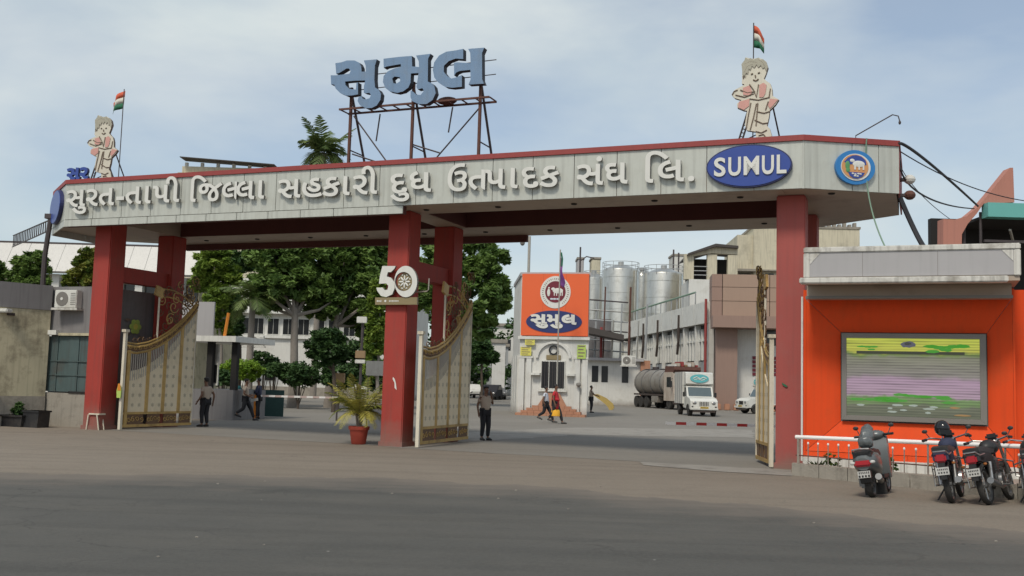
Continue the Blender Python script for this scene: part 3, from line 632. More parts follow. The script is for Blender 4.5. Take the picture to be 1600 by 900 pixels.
flag('small tricolour flag blowing left from its pole above the left figure board', -9.47, .25, 7.3, 3.0, .52, -1)
# blue letters of a small second sign behind the left end of the roof
s2 = gthing('small_letter_sign', 'small blue Gujarati letters standing behind the left figure board', 'sign', 0, 3.2, 7.2)
ua, za = onv(105, 280, 3.2); ub, zb_ = onv(140, 262, 3.2)
for t, b_ in word(None, 'સર', ua, ub, za - 7.2 - .02, .62, -.05, .05, .04):
    if b_.v: b_.build('letter', ['blue', 'darkblue'], s2)
mb = MB(); mb.tube([(ua, .06, za - 7.25), (ub, .06, za - 7.25)], .02, 5)
for k in (ua + .1, ub - .1): mb.tube([(k, .06, 0), (k, .06, za - 7.2 + .3)], .02, 5)
mb.build('support_frame', 'steel', s2)

# ------------------------------------------------------------------ gate leaves
def dotmat():
    m = mat('patterned_gate_panel', (.70, .60, .43), .55, 0, .08, 5, 0, 20, .15, (.4, .33, .2), dirt_amt=.4); nt = m.node_tree; N = nt.nodes; L = nt.links
    tc = N.new('ShaderNodeTexCoord'); sp = N.new('ShaderNodeSeparateXYZ'); L.new(tc.outputs['Object'], sp.inputs[0])
    def ma(op, a, b=None):
        n = N.new('ShaderNodeMath'); n.operation = op
        for i, x in enumerate((a, b)):
            if x is None: continue
            if isinstance(x, (int, float)): n.inputs[i].default_value = x
            else: L.new(x, n.inputs[i])
        return n.outputs[0]
    x = ma('SUBTRACT', ma('FRACT', ma('MULTIPLY', sp.outputs[0], 3.6)), .5); z = ma('SUBTRACT', ma('FRACT', ma('MULTIPLY', sp.outputs[2], 3.4)), .5)
    d = ma('SQRT', ma('ADD', ma('MULTIPLY', x, x), ma('MULTIPLY', z, z)))
    k = ma('MULTIPLY', ma('LESS_THAN', d, ma('ADD', .10, ma('MULTIPLY', ma('ABSOLUTE', ma('COSINE', ma('MULTIPLY', ma('ARCTAN2', x, z), 3))), .14))), .5)
    b = N['Principled BSDF']; src = b.inputs['Base Color'].links[0].from_socket
    mx = N.new('ShaderNodeMix'); mx.data_type = 'RGBA'; L.new(k, mx.inputs[0]); L.new(src, mx.inputs[6]); mx.inputs[7].default_value = (.15, .13, .10, 1); L.new(mx.outputs[2], b.inputs['Base Color']); return m
M['gpanel'] = dotmat()
def interp(t, pts):
    for (a, ya), (b, yb) in zip(pts[:-1], pts[1:]):
        if t <= b: k = (t - a) / (b - a); return ya + (yb - ya) * k
    return pts[-1][1]
BAND = [(0, 2.46), (.15, 2.42), (.3, 2.50), (.45, 2.66), (.6, 2.90), (.75, 3.22), (.88, 3.55), (1, 3.92)]
def spiral(c, r, a0, turns, sgn=1, y=0, n=16):
    return [(c[0] + r * (1 - .8 * k / n) * math.cos(a0 + sgn * turns * 6.283 * k / n), y, c[1] + r * (1 - .8 * k / n) * math.sin(a0 + sgn * turns * 6.283 * k / n)) for k in range(n + 1)]
def leaf(label, p, q, L, n=4, base_frame=False):
    P0, Q0 = G(*p), G(*q); dr = (Q0 - P0); rz = math.atan2(dr.y, dr.x)
    r = thing('gate_leaf', label, 'gate leaf', (P0.x, P0.y, 0), rz, 'ornamental gate leaves standing open')
    MB().box(-.045, .045, -.045, .045, .02, 2.9).box(-.08, .08, -.08, .08, 2.9, 2.98).build('hinge_post', 'gwhite', r)
    MB().box(.10, .22, -.04, .04, .10, 2.42).build('stile', 'gold', r)
    x0 = .22; W = (L - x0) / n
    for k in range(n):
        a, b = x0 + W * k + .13 * (k > 0), x0 + W * (k + 1) - .0
        ta, tb = a / L, b / L; top = lambda t: interp(t, BAND) - .12 - max(0, .62 * (1 - t) ** .8)
        MB().prism([(a, .52), (b, .52), (b, top(tb)), ((a + b) / 2, top((ta + tb) / 2)), (a, top(ta))], -.02, .02).build('patterned_panel', 'gpanel', r)
        if k: MB().prism([(a - .13, .50), (a, .50), (a, interp(ta, BAND) - .1), (a - .13, interp(ta, BAND) - .12)], -.035, .035).build('stile', 'gold', r)
        nb = max(3, int(W / .085))
        for j in range(nb):
            xx = a + (b - a) * (j + .5) / nb; MB().box(xx - .014, xx + .014, -.03, -.005, top(xx / L) - .28, interp(xx / L, BAND) - .08).build('bar', 'silver', r)
        MB().prism([(a + .02, .16), (b - .02, .16), (b - .02, .46), (a + .02, .46)], -.012, .012).build('kick_panel', 'bronze', r)
        mb = MB(); [mb.tube(spiral((a + (b - a) * (j + .5) / 4, .31), .085, j * 1.5, 1.1, 1 if j % 2 else -1, -.02, 10), .012, 5) for j in range(4)]; tag(mb.build('kick_scroll', 'gold', r), None, None, None, 'stuff')
    for z0, z1 in ((.08, .16), (.46, .53)): MB().box(.06, L, -.035, .035, z0, z1).build('rail', 'gold', r)
    MB().box(L - .05, L, -.04, .04, .16, 3.8).build('stile', 'gwhite', r)
    for d, m, rr in ((-.13, 'gold', .04), (-.04, 'bronze', .05), (.05, 'gold', .045), (.14, 'gold', .03)):
        MB().tube([(t * L, -.01, interp(t, BAND) + d) for t in np.linspace(0.02, 1, 22)], rr, 6).build('curved_band', m, r)
    mb = MB(); [mb.tube(spiral((t * L, interp(t, BAND)), .075, t * 9, 1.0, 1, -.05, 9), .012, 4) for t in np.linspace(.06, .96, 14)]; tag(mb.build('band_scroll', 'gold', r), None, None, None, 'stuff')
    xa = .43 * L; MB().tube([(xa, 0, interp(.43, BAND)), (xa, 0, 4.30)], .03, 6).build('upper_post', 'gwhite', r)
    MB().prism([(xa - .22, 4.12), (xa - .14, 4.42), (xa + .20, 4.32), (xa + .12, 4.02)], -.03, .03).build('finial_plate', 'gold', r)
    for dz in (0, -.24):
        MB().tube([(xa + (L - xa) * t, 0, 4.30 + dz + .12 * math.sin(t * 2.4) - .62 * t * t) for t in np.linspace(0, 1, 12)], .022, 6).build('arch_rail', 'gold', r)
    rnd = random.Random(int(L * 10))
    for k in range(42):
        t = .46 + .54 * ((k * .618) % 1); zmin = interp(t, BAND) + .12; zmax = 4.25 + .55 * ((t - .4) / .6); c = (t * L, zmin + (zmax - zmin) * rnd.random())
        MB().tube(spiral(c, rnd.uniform(.12, .22), rnd.random() * 6.28, rnd.uniform(.9, 1.4), rnd.choice((-1, 1)), rnd.uniform(-.03, .03), 14), .016, 5).build('scroll', rnd.choice(['bronze', 'bronze', 'gold']), r)
    for k in range(5):
        t = .12 + .07 * k; MB().tube(spiral((t * L, interp(t, BAND) + .22), .10, k, 1.1, 1, 0, 12), .014, 5).build('scroll', 'bronze', r)
    return r
leaf('open cream and gold gate leaf beside the left pillar, patterned panels facing out', (-8.96, .42), (-8.84, 3.3), 3.0)
leaf('open gate leaf beside the middle pillar, scrollwork rising at its far end', (1.08, 0.02), (.87, 3.6), 3.55)
leaf('gate leaf seen almost edge on beside the right pillar', (9.90, .05), (9.36, 1.72), 1.85, 3)
st = gthing('base_frame', 'low cream metal frame of the gate leaf at the foot of the left pillar', 'base_frame', -9.62, -.02, 0)  # low frame belonging to the gate leaf, top bar on slanted legs
MB().box(-.10, .30, -.03, .22, .44, .48).build('seat', 'gwhite', st)
for x in (-.12, .24):
    for y in (-.03, .18): MB().tube([(x * .9, y, .44), (x * 1.3, y, 0)], .02, 6).build('leg', 'gwhite', st)
vs = gthing('safety_vest', 'small orange and lime safety vest hung on the left gate leaf', 'vest', -8.96, .36, .95)
mb = MB(); mb.prism([(-.07, 0), (.07, 0), (.08, .22), (.04, .36), (-.05, .38), (-.09, .2)], -.07, -.045); mb.build('vest_body', 'green', vs); MB().prism([(-.06, .22), (.07, .22), (.03, .42), (-.04, .42)], -.078, -.071).build('shoulder_panel', 'barorange', vs)
# ------------------------------------------------------------------ orange display booth at the right
bo = gthing('display_booth', 'orange clad booth with a grey parapet canopy right of the gate', 'booth', 12.7, -.8, 0)
BU = 12.7
def bq(p): return [(x - BU, z) for x, z in p]
mb = MB(); mb.box(10.68 - BU, 14.78 - BU, .26, 3.2, .0, 3.92); mb.build('core_wall', 'greywall', bo)
out_ = (10.74, 14.74, .46, 3.70); inn = (11.44, 14.28, 1.12, 3.0)
def slab4(a, b, c, d, nm='cladding_panel', m='orange'):   # four (u, depth, z) corners, thickened backwards
    mb = MB(); q = [(p[0] - BU, p[1], p[2]) for p in (a, b, c, d)]; q2 = [(p[0], p[1] + .04, p[2]) for p in q]
    mb.add(q + q2, [(0, 1, 2, 3), (7, 6, 5, 4), (0, 4, 5, 1), (1, 5, 6, 2), (2, 6, 7, 3), (3, 7, 4, 0)]); return mb.build(nm, m, bo)
o0, o1, oz0, oz1 = out_; i0, i1, iz0, iz1 = inn; g_ = .006; dp = .2
slab4((o0 + g_, 0, oz1 - g_), (o1 - g_, 0, oz1 - g_), (i1, dp, iz1 + g_), (i0, dp, iz1 + g_))
slab4((o0 + g_, 0, oz0 + g_), (i0, dp, iz0 - g_), (i1, dp, iz0 - g_), (o1 - g_, 0, oz0 + g_))
slab4((o0, 0, oz0 + g_ * 2), (o0, 0, oz1 - g_ * 2), (i0 - g_, dp, iz1), (i0 - g_, dp, iz0))
slab4((o1, 0, oz0 + g_ * 2), (i1 + g_, dp, iz0), (i1 + g_, dp, iz1), (o1, 0, oz1 - g_ * 2))
for a, b, z0, z1 in ((10.68, 10.735, .28, 3.9), (14.745, 14.78, .28, 3.9)):
    MB().box(a - BU, b - BU, -.002, .06, z0, z1).build('cladding_panel', 'orange', bo)
for a, b in ((10.738, 12.75), (12.756, 14.742)):
    MB().box(a - BU, b - BU, -.002, .06, .28, .455).build('cladding_panel', 'orange', bo); MB().box(a - BU, b - BU, -.002, .06, 3.705, 3.9).build('cladding_panel', 'orange', bo)
for a, b, s_ in ((14.79, 17.4, .28), ): MB().box(a - BU, b - BU, s_, s_ + .1, .28, 3.9).build('side_cladding', 'orange', bo); MB().box(14.79 - BU, 17.4 - BU, .4, 3, 0, 3.9).build('side_wall', 'greywall', bo)
f0, f1, fz0, fz1 = 11.46, 14.26, 1.15, 2.98; s0_, s1_, sz0, sz1 = f0 + .10, f1 - .12, fz0 + .10, fz1 - .10
for q in (bq([(f0, fz0), (f1, fz0), (s1_, sz0), (s0_, sz0)]), bq([(s0_, sz1), (s1_, sz1), (f1, fz1), (f0, fz1)]), bq([(f0, fz0 + .002), (s0_ - .002, sz0), (s0_ - .002, sz1), (f0, fz1 - .002)]), bq([(f1, fz0 + .002), (f1, fz1 - .002), (s1_ + .002, sz1), (s1_ + .002, sz0)])):
    MB().prism(q, .09, .22).build('screen_frame', 'greyframe', bo)
def screenmat():
    m = bpy.data.materials.new('led_screen'); m.use_nodes = True; nt = m.node_tree; N = nt.nodes; L = nt.links
    b = N['Principled BSDF']; b.inputs['Roughness'].default_value = .35; b.inputs['Base Color'].default_value = (.03, .03, .03, 1)
    tc = N.new('ShaderNodeTexCoord'); sp = N.new('ShaderNodeSeparateXYZ'); L.new(tc.outputs['Object'], sp.inputs[0])
    n = N.new('ShaderNodeTexNoise'); n.inputs['Scale'].default_value = 3.2; n.inputs['Detail'].default_value = 5; L.new(tc.outputs['Object'], n.inputs[0])
    ad = N.new('ShaderNodeMath'); ad.operation = 'MULTIPLY_ADD'; L.new(n.outputs[0], ad.inputs[0]); ad.inputs[1].default_value = .22; L.new(sp.outputs[2], ad.inputs[2])
    mr = N.new('ShaderNodeMapRange'); mr.inputs['From Min'].default_value = 0.06; mr.inputs['From Max'].default_value = sz1 - sz0 + .06; L.new(ad.outputs[0], mr.inputs[0])
    r = N.new('ShaderNodeValToRGB'); r.color_ramp.interpolation = 'LINEAR'; el_ = r.color_ramp.elements
    stops = [(0, (.09, .10, .06)), (.16, (.13, .14, .09)), (.20, (.13, .21, .07)), (.27, (.14, .23, .08)), (.30, (.36, .25, .32)), (.50, (.34, .23, .31)), (.56, (.22, .20, .18)), (.78, (.20, .20, .14)), (.82, (.14, .20, .05)), (.86, (.42, .42, .06)), (1, (.44, .48, .06))]
    el_[0].position = 0; el_[0].color = stops[0][1] + (1,); el_[1].position = 1; el_[1].color = stops[-1][1] + (1,)
    for p, c in stops[1:-1]: e = el_.new(p); e.color = c + (1,)
    L.new(mr.outputs[0], r.inputs[0])
    w = N.new('ShaderNodeTexWave'); w.bands_direction = 'Z'; w.inputs['Scale'].default_value = 5.6; w.inputs['Distortion'].default_value = .0; L.new(tc.outputs['Object'], w.inputs[0])
    mp = N.new('ShaderNodeMapping'); mp.inputs['Scale'].default_value = (.6, 1, 9); L.new(tc.outputs['Object'], mp.inputs[0])
    n2 = N.new('ShaderNodeTexNoise'); n2.inputs['Scale'].default_value = 2; n2.inputs['Detail'].default_value = 5; L.new(mp.outputs[0], n2.inputs[0])
    mm = N.new('ShaderNodeMath'); mm.operation = 'MULTIPLY_ADD'; L.new(w.outputs['Fac'], mm.inputs[0]); mm.inputs[1].default_value = .35; L.new(n2.outputs[0], mm.inputs[2])
    hs = N.new('ShaderNodeMix'); hs.data_type = 'RGBA'; hs.blend_type = 'MULTIPLY'; hs.inputs[0].default_value = .75; L.new(r.outputs[0], hs.inputs[6])
    r2 = N.new('ShaderNodeValToRGB'); r2.color_ramp.elements[0].position = .3; r2.color_ramp.elements[1].position = .8; r2.color_ramp.elements[0].color = (.25, .25, .25, 1); r2.color_ramp.elements[1].color = (1.1, 1.1, 1.1, 1)
    L.new(mm.outputs[0], r2.inputs[0]); L.new(r2.outputs[0], hs.inputs[7])
    L.new(hs.outputs[2], b.inputs['Emission Color']); b.inputs['Emission Strength'].default_value = .75; return m
M['screen'] = screenmat()
o = MB().box(s0_ - BU, s1_ - BU, .13, .2, 0, sz1 - sz0).build('screen', 'screen', bo); o.location = (0, 0, sz0)
def emi(name, c, s_=.55):
    m = bpy.data.materials.new(name); m.use_nodes = True; b = m.node_tree.nodes['Principled BSDF']; b.inputs['Base Color'].default_value = (.02, .02, .02, 1)
    b.inputs['Emission Color'].default_value = c + (1,); b.inputs['Emission Strength'].default_value = s_; return m
M['e_green'] = emi('screen_green', (.07, .36, .03)); M['e_white'] = emi('screen_white', (.42, .48, .42)); M['e_dark'] = emi('screen_dark', (.05, .055, .03)); M['e_or'] = emi('screen_orange', (.42, .24, .08)); M['e_grey'] = emi('screen_grey', (.12, .12, .16))
rnd = random.Random(5)
mb = MB(); W_ = s1_ - s0_; H_ = sz1 - sz0
for c, m in (((.14, .10), 2), ): pass
def blob(mb, cx, cz, rx, rz, mi, n=14): mb.prism([(s0_ - BU + cx + rx * math.cos(2 * math.pi * k / n) * rnd.uniform(.8, 1.15), sz0 + cz + rz * math.sin(2 * math.pi * k / n) * rnd.uniform(.75, 1.15)) for k in range(n)], .118, .129, None, mi)
for k in range(9): blob(mb, 2.0 + rnd.uniform(-.45, .28), 1.42 + rnd.uniform(-.06, .07), .14, .035, 0)
for k in range(4): blob(mb, .45 + rnd.uniform(-.2, .2), 1.44 + rnd.uniform(-.05, .05), .09, .02, 0)
for k in range(16): blob(mb, rnd.uniform(.15, 2.45), .40 + rnd.uniform(-.08, .06), .16, .03, 0)
mb.prism([(s0_ - BU + .2, sz0 + 1.30), (s0_ - BU + 2.3, sz0 + 1.30), (s0_ - BU + 2.3, sz0 + 1.36), (s0_ - BU + .2, sz0 + 1.36)], .119, .1295, None, 2)
for x, z, w in ((.28, .22, .08), (.9, .10, .10), (1.0, .24, .12), (.86, .17, .05), (1.12, .14, .07), (1.32, .24, .10), (1.62, .18, .12), (1.7, .22, .08), (1.6, .10, .06)): blob(mb, x, z, w, .022, 1)
blob(mb, 2.1, .22, .10, .02, 3); blob(mb, 2.25, .07, .16, .02, 3)
blob(mb, 1.22, 1.50, .14, .07, 4); blob(mb, 1.22, 1.52, .07, .035, 2)
mb.build('screen_picture', ['e_green', 'e_white', 'e_dark', 'e_or', 'e_grey'], bo)
# canopy
cz0, cz1 = 3.93, 4.66; cf = -1.12
MB().box(10.82 - BU, 14.80 - BU, cf, .25, cz0 + .02, cz1 - .02).build('canopy_slab', 'soffit', bo)
MB().box(10.90 - BU, 14.72 - BU, cf - .02, cf - .001, cz0 + .13, cz1 - .11).build('fascia_sheet', 'greypanel', bo)
for a in (11.95, 13.35): MB().box(a - BU - .004, a - BU + .004, cf - .023, cf - .0205, cz0 + .13, cz1 - .11).build('sheet_joint', 'greyframe', bo)
M['trimw'] = mat('dirty_white_trim', (.62, .60, .55), .7, 0, .1, 3, .1, 15, .5, (.22, .19, .15), dirt_amt=.8, dscale=1.6)
MB().bev(10.80 - BU, 14.82 - BU, cf - .05, cf + .2, cz1 - .11, cz1 + .01, .02).build('trim_rail', 'trimw', bo)
MB().bev(10.72 - BU, 14.60 - BU, cf - .09, cf + .2, cz0 - .01, cz0 + .11, .02).build('trim_rail', 'trimw', bo)
for a in (10.80, 14.70): MB().bev(a - BU, a + .12 - BU, cf - .045, cf + .15, cz0 + .112, cz1 - .112, .015).build('trim_post', 'trimw', bo)
for a, s_ in ((10.93, 1), (14.69, -1)): MB().prism([(a - BU, cz1 - .12), (a + .2 * s_ - BU, cz1 - .12), (a - BU, cz1 - .34)], cf - .03, cf - .021).build('corner_gusset', 'trimw', bo)
MB().box(10.80 - BU, 14.7 - BU, -.5, -.003, 3.68, cz0 + .015).build('soffit_beam', 'soffit', bo); MB().box(10.78 - BU, 14.72 - BU, -.56, -.501, 3.66, 3.72).build('drip_edge', 'greyframe', bo)
MB().tube([(10.66 - BU, -.05, .25), (10.66 - BU, -.05, 3.75)], .022, 8).build('downpipe', 'white', bo)
# plinth with railing
pl_ = gthing('booth_plinth', 'low rough concrete plinth running out in front of the orange booth', 'plinth', 12.7, -2.5, 0)
def pv(u): return -1.7 - (u - 10.55) * .60
W = lambda u, v: (u - 12.7, v + 2.5)
MB().prism([W(10.55, -1.45), W(10.55, -.76), W(17.4, -.76), W(17.4, pv(17.4) + .25)], 0, .13, lambda x, y, z: (x, z, y)).build('paved_top', 'concrete', pl_)
rnd = random.Random(3)
for k in range(12):
    a = 10.55 + k * .57; b = a + .56; h = .25 + rnd.uniform(-.012, .012)
    MB().prism([W(a, pv(a)), W(b, pv(b)), W(b, pv(b) + .26), W(a, pv(a) + .26)], 0, h, lambda x, y, z: (x, z, y)).build('kerb_block', 'concrete', pl_)
MB().box(10.7 - 12.7, 17 - 12.7, 1.45, 1.69, .12, .34).build('base_course', 'trimw', pl_)
rl = gthing('railing', 'glare-white topped pipe railing with short finial posts in front of the orange booth', 'railing', 12.7, -2.5, .25)
uA, zA = onv(1243, 683, pv(10.8) + .12); uB, zB = onv(1600, 698, pv(14.7) + .12)
def rz_(u): return zA + (zB - zA) * (u - uA) / (uB - uA) - .25
M['baluster'] = mat('weathered_baluster', (.26, .22, .19), .7, .1, .3, 6)
M['railw'] = mat('white_paint_and_glare', (.88, .84, .80), .25, 0, .03, 6)  # top rail's glare is put into this near-white; finials and bands share it
pts = [(u - 12.7, pv(u) + .12 + 2.5, rz_(u)) for u in np.linspace(uA, 16.8, 10)]
MB().tube(pts, .042, 10).build('top_rail', 'railw', rl)
MB().tube([(p[0], p[1], p[2] * .30) for p in pts], .014, 6).build('lower_rail', 'rust', rl)
for k in range(30):
    u = uA + .05 + k * .205; big = k % 6 == 0
    h = rz_(u) if big else rz_(u) * .74
    mb = MB(); mb.tube([(u - 12.7, pv(u) + 2.62, 0), (u - 12.7, pv(u) + 2.62, h)], .03 if k == 0 else .012 + .008 * big, 6); mb.build('baluster', 'baluster' if k else 'concrete', rl)
    if not big: MB().ell((u - 12.7, pv(u) + 2.62, h + .02), .022, .022, .028, 8).build('finial', 'railw', rl)
# ------------------------------------------------------------------ gate-keeper's hut at the left
hu = gthing('roadside_hut', 'grey and cream single storey hut behind the left pillar with blue green shutters', 'building', -11.2, .6, 0)
HU = -11.2
mb = MB(); mb.box(-12.3 - HU, -10.1 - HU, .25, 3.4, 0, 4.28)
mb.build('wall', 'greywall', hu)
MB().box(-12.32 - HU, -10.05 - HU, .0, .24, 0, 1.02).build('plinth', 'concrete', hu)
MB().box(-12.3 - HU, -10.1 - HU, .05, .248, 2.85, 4.3).build('parapet', 'greywall', hu)
MB().box(-12.36 - HU, -11.75 - HU, -.12, .3, 2.80, 2.94).build('lintel', 'white', hu); MB().box(-11.74 - HU, -10.1 - HU, -.04, .3, 2.78, 2.86).build('lintel', 'creamwall', hu)
for k in range(5): MB().box(-12.22 + k * .42 - HU, -11.81 + k * .42 - HU, .06 + .02 * (k % 2), .10 + .02 * (k % 2), 1.06, 2.76).build('shutter_panel', 'tealshutter', hu)
for zz in (1.55, 1.98): MB().box(-12.22 - HU, -10.1 - HU, .035, .059, zz, zz + .03).build('shutter_rail', 'tealshutter', hu)
MB().box(-11.2 - HU, -10.12 - HU, -.03, .02, 1.02, 1.08).build('sill', 'dark', hu)
q = G(-12.3, .62); a1 = at(-60, 660, 30.2)
mb = MB(); T = Vector((q.x, q.y)); S2 = Vector((a1[0], a1[1])); dd = (S2 - T); n2 = Vector((dd.y, -dd.x)).normalized() * -.25
rot = Matrix.Rotation(ANG, 2); base = G(-11.2, .6)
def toloc(p): w = Vector((p.x - base.x, p.y - base.y)); w = rot @ w; return (w.x, w.y)
quad = [toloc(T), toloc(S2), toloc(S2 + n2), toloc(T + n2)]
MB().prism(quad, 0, 3.55, lambda x, y, z: (x, z, y)).build('side_wall', 'creamwall', hu)
quad2 = [toloc(T - n2 * .08), toloc(S2 - n2 * .08), toloc(S2 + n2 * 1.1), toloc(T + n2 * 1.1)]
MB().prism(quad2, 3.554, 4.32, lambda x, y, z: (x, z, y)).build('side_parapet', 'greywall', hu)
MB().prism(quad2, .0, .9, lambda x, y, z: (x, z, y)).build('side_plinth', 'concrete', hu)
p = at(10, 486, 30.6)
lp = thing('wall_lamp', 'small white bulkhead lamp high on the cream hut wall', 'lamp', p, -.3); MB().bev(-.22, .16, -.16, .1, -.05, .07, .03).build('lamp_head', 'white', lp); MB().box(-.05, .05, .08, .3, -.12, -.04).build('bracket', 'steel', lp)
# painted flower mark on the inner grey wall
# air conditioner
def ac(label, loc, rz, s=1.0, group=None):
    r = thing('air_conditioner', label, 'air conditioner', loc, rz, group)
    MB().bev(-.42 * s, .42 * s, -.3 * s, 0, 0, .58 * s, .02).build('case', 'vanwhite', r)
    MB().disc(-.12 * s, .29 * s, .23 * s, .23 * s, -.315 * s, -.301 * s, 24).build('fan_grille', 'greyframe', r)
    mb = MB(); [mb.disc(-.12 * s, .29 * s, .05 * s, .05 * s, -.33 * s, -.316 * s, 12)]; mb.build('fan_hub', 'vanwhite', r)
    MB().box(-.5 * s, .5 * s, -.34 * s, .02, -.07 * s, -.002).build('bracket', 'trimw', r)
    mb = MB()
    for k in range(7): mb.box(.2 * s, .38 * s, -.308 * s, -.301 * s, (.1 + .06 * k) * s, (.12 + .06 * k) * s)
    tag(mb.build('louvre', 'greyframe', r), None, None, None, 'stuff'); return r
p = G(-11.35, .62)
ac('beige box air conditioner bracketed high on the grey hut wall', (p.x, p.y, 3.62), -ANG + .1, .95)
# cabin behind the left leaf
cb = thing('guard_cabin', 'small guard cabin with pale slab roof and upright board behind the left gate leaf', 'cabin', at(325, 662, 39.5)[:2] + (0,), -.25)
MB().box(-1.1, 1.0, 0, 2.6, 0, 1.15).build('low_wall', 'greywall', cb)
for x in (-1.0, -.15, .9): MB().box(x - .12, x + .12, .1, .3, 1.15, 2.98).build('post', 'dark', cb)
MB().box(-1.3, 1.15, -.3, 2.9, 2.98, 3.2).build('roof_slab', 'white', cb)
MB().box(-1.3, .15, -.28, -.2, 3.204, 4.5).build('white_board', 'greypanel', cb)
MB().box(-.4, .1, .35, .42, 1.3, 2.9).build('window', 'white', cb); MB().box(-.36, .06, .33, .349, 1.4, 2.1).build('pane', 'darkwin', cb)
MB().tube([(.5, 0, 3.2), (.62, 0, 4.1)], .06, 6).build('orange_strut', 'barorange', cb)
o = MB().prism([(0, 0), (2.4, 0), (2.4, 1.1), (0, 1.1)], 0, .05).build('net_fence', 'tealdark', None); p = at(352, 654, 43); o.location = (p[0], p[1], .05); tag(o, 'low dark teal mesh fence panel behind the walking guards', 'fence')
# ------------------------------------------------------------------ kiosk with the orange sign
ka = Vector((.52, 57.07)); kb = Vector((4.28, 56.08)); krz = math.atan2(kb.y - ka.y, kb.x - ka.x)
kk = thing('kiosk', 'white two storey gatehouse kiosk under the big orange sign in the middle of the yard', 'building', (ka.x, ka.y, 0), krz)
KW = (kb - ka).length
MB().prism([(0, .05), (KW, .05), (KW - 1.5, 5.0), (-2.1, 6.6)], 0, 7.75, lambda x, y, z: (x, z, y)).build('wall', 'whitewall', kk)
MB().prism([(-.06, 0), (KW + .06, 0), (KW - 1.4, 5.1), (-2.2, 6.7)], 7.754, 7.95, lambda x, y, z: (x, z, y)).build('roof', 'greypanel', kk)
MB().box(-.08, KW + .08, -.12, .05, 4.2, 4.36).build('cornice', 'whitewall', kk)
for a, b in ((0, .32), (.44, .72), (KW - .72, KW - .42), (KW - .3, KW)): MB().box(a, b, -.10, .048, 0, 3.15).build('pilaster', 'whitewall', kk)
MB().box(-.02, .8, -.12, .047, 3.152, 3.26).build('ledge', 'whitewall', kk); MB().box(KW - .8, KW + .02, -.12, .047, 3.152, 3.26).build('ledge', 'whitewall', kk)
MB().box(1.24, 2.62, -.03, .045, 1.45, 3.05).build('window_frame', 'white', kk)
for k in range(3): MB().box(1.30 + k * .44, 1.70 + k * .44, -.045, -.031, 1.52, 2.98).build('pane', 'darkwin', kk)
for k in range(9): MB().box(1.34 + k * .145, 1.36 + k * .145, -.07, -.05, 1.5, 3.0).build('window_bar', 'steel', kk)
MB().box(1.1, 2.75, -.14, -.031, 1.34, 1.44).build('sill', 'white', kk)
arch = [(1.95 + 1.0 * math.cos(t), 3.18 + .92 * math.sin(t)) for t in np.linspace(0, math.pi, 18)]; archi = [(1.95 + .86 * math.cos(t), 3.18 + .80 * math.sin(t)) for t in np.linspace(math.pi, 0, 18)]
MB().prism(arch + archi, -.08, .046).build('arch_moulding', 'whitewall', kk)
MB().box(1.55, 2.35, -.05, .046, 3.08, 3.34).build('arch_plaque', 'olive', kk)
MB().prism([el(1.95, 3.62, .27, .27), el(1.95, 3.62, .19, .19)[::-1]], -.07, -.0).build('wall_emblem', 'darkwin', kk)
for a in (.75, 2.72): MB().box(a, a + .5, -.3, .04, 2.22, 2.34).build('shelf_ledge', 'white', kk)
rnd = random.Random(11)
for row in range(4):
    z0 = row * .14; w = 1.95 - row * .28; n = int(w * 2 / .34)
    for k in range(n): x = KW / 2 - w + k * (2 * w / n); MB().box(x + .006, x + 2 * w / n - .006, -.62 + row * .14 + rnd.uniform(-.01, .01), -.105, z0 + .004, z0 + .136).build('brick_step', 'brick', kk)
MB().prism([(1.15, .56), (2.75, .56), (2.35, 1.25), (1.6, 1.25)], -.12, -.02).build('plinth_panel', 'brick', kk)
for k in range(3):    # shallow side bays
    mb = MB(); t0, t1 = .08 + k * .3, .30 + k * .3; A = Vector((0, .05)); B = Vector((-2.1, 6.6)); d = B - A; nn = Vector((-d.y, d.x)).normalized() * .09
    q = [A + d * t0, A + d * t1]; mb.prism([(q[0].x, q[0].y), (q[1].x, q[1].y), (q[1].x + nn.x, q[1].y + nn.y), (q[0].x + nn.x, q[0].y + nn.y)], 0, 3.3, lambda x, y, z: (x, z, y)); mb.build('pilaster', 'whitewall', kk)
ks = thing('orange_sign_board', 'square orange sign with a round cow emblem above a blue oval in Gujarati', 'sign', (ka.x, ka.y, 4.40), krz)
MB().box(.08, KW - .02, -.14, -.02, 0, 3.45).build('board', 'orange_sign', ks)
for a in (1.3, 2.6): MB().box(a - .004, a + .004, -.1425, -.1405, .0, 3.45).build('sheet_joint', 'redcap', ks)
ex, ez = 2.0, 2.42
MB().disc(ex, ez, .86, .90, -.165, -.141, 44).build('emblem_ring', 'letter', ks)
MB().disc(ex, ez + .02, .58, .60, -.178, -.166, 40).build('emblem_field', 'maroon', ks)
mb = MB(); mb.ell((ex - .38, -.185, ez - .02), .09, .01, .22, 10); mb.ell((ex - .37, -.185, ez + .24), .05, .01, .05, 8); mb.build('figure_motif', 'letter', ks)
mb = MB(); mb.ell((ex + .14, -.185, ez + .08), .30, .01, .15, 14); mb.ell((ex - .13, -.185, ez + .18), .11, .01, .08, 10)
for dx in (-.08, .05, .27, .37): mb.box(ex + dx, ex + dx + .05, -.19, -.18, ez - .2, ez + .08)
mb.build('cow_motif', 'letter', ks)
mb = MB(); [mb.ell((ex + dx, -.185, ez - .38), .10, .01, .055, 8) for dx in (-.2, -.03, .16)]; mb.build('base_motif', 'shirtwhite', ks)
mb = MB()
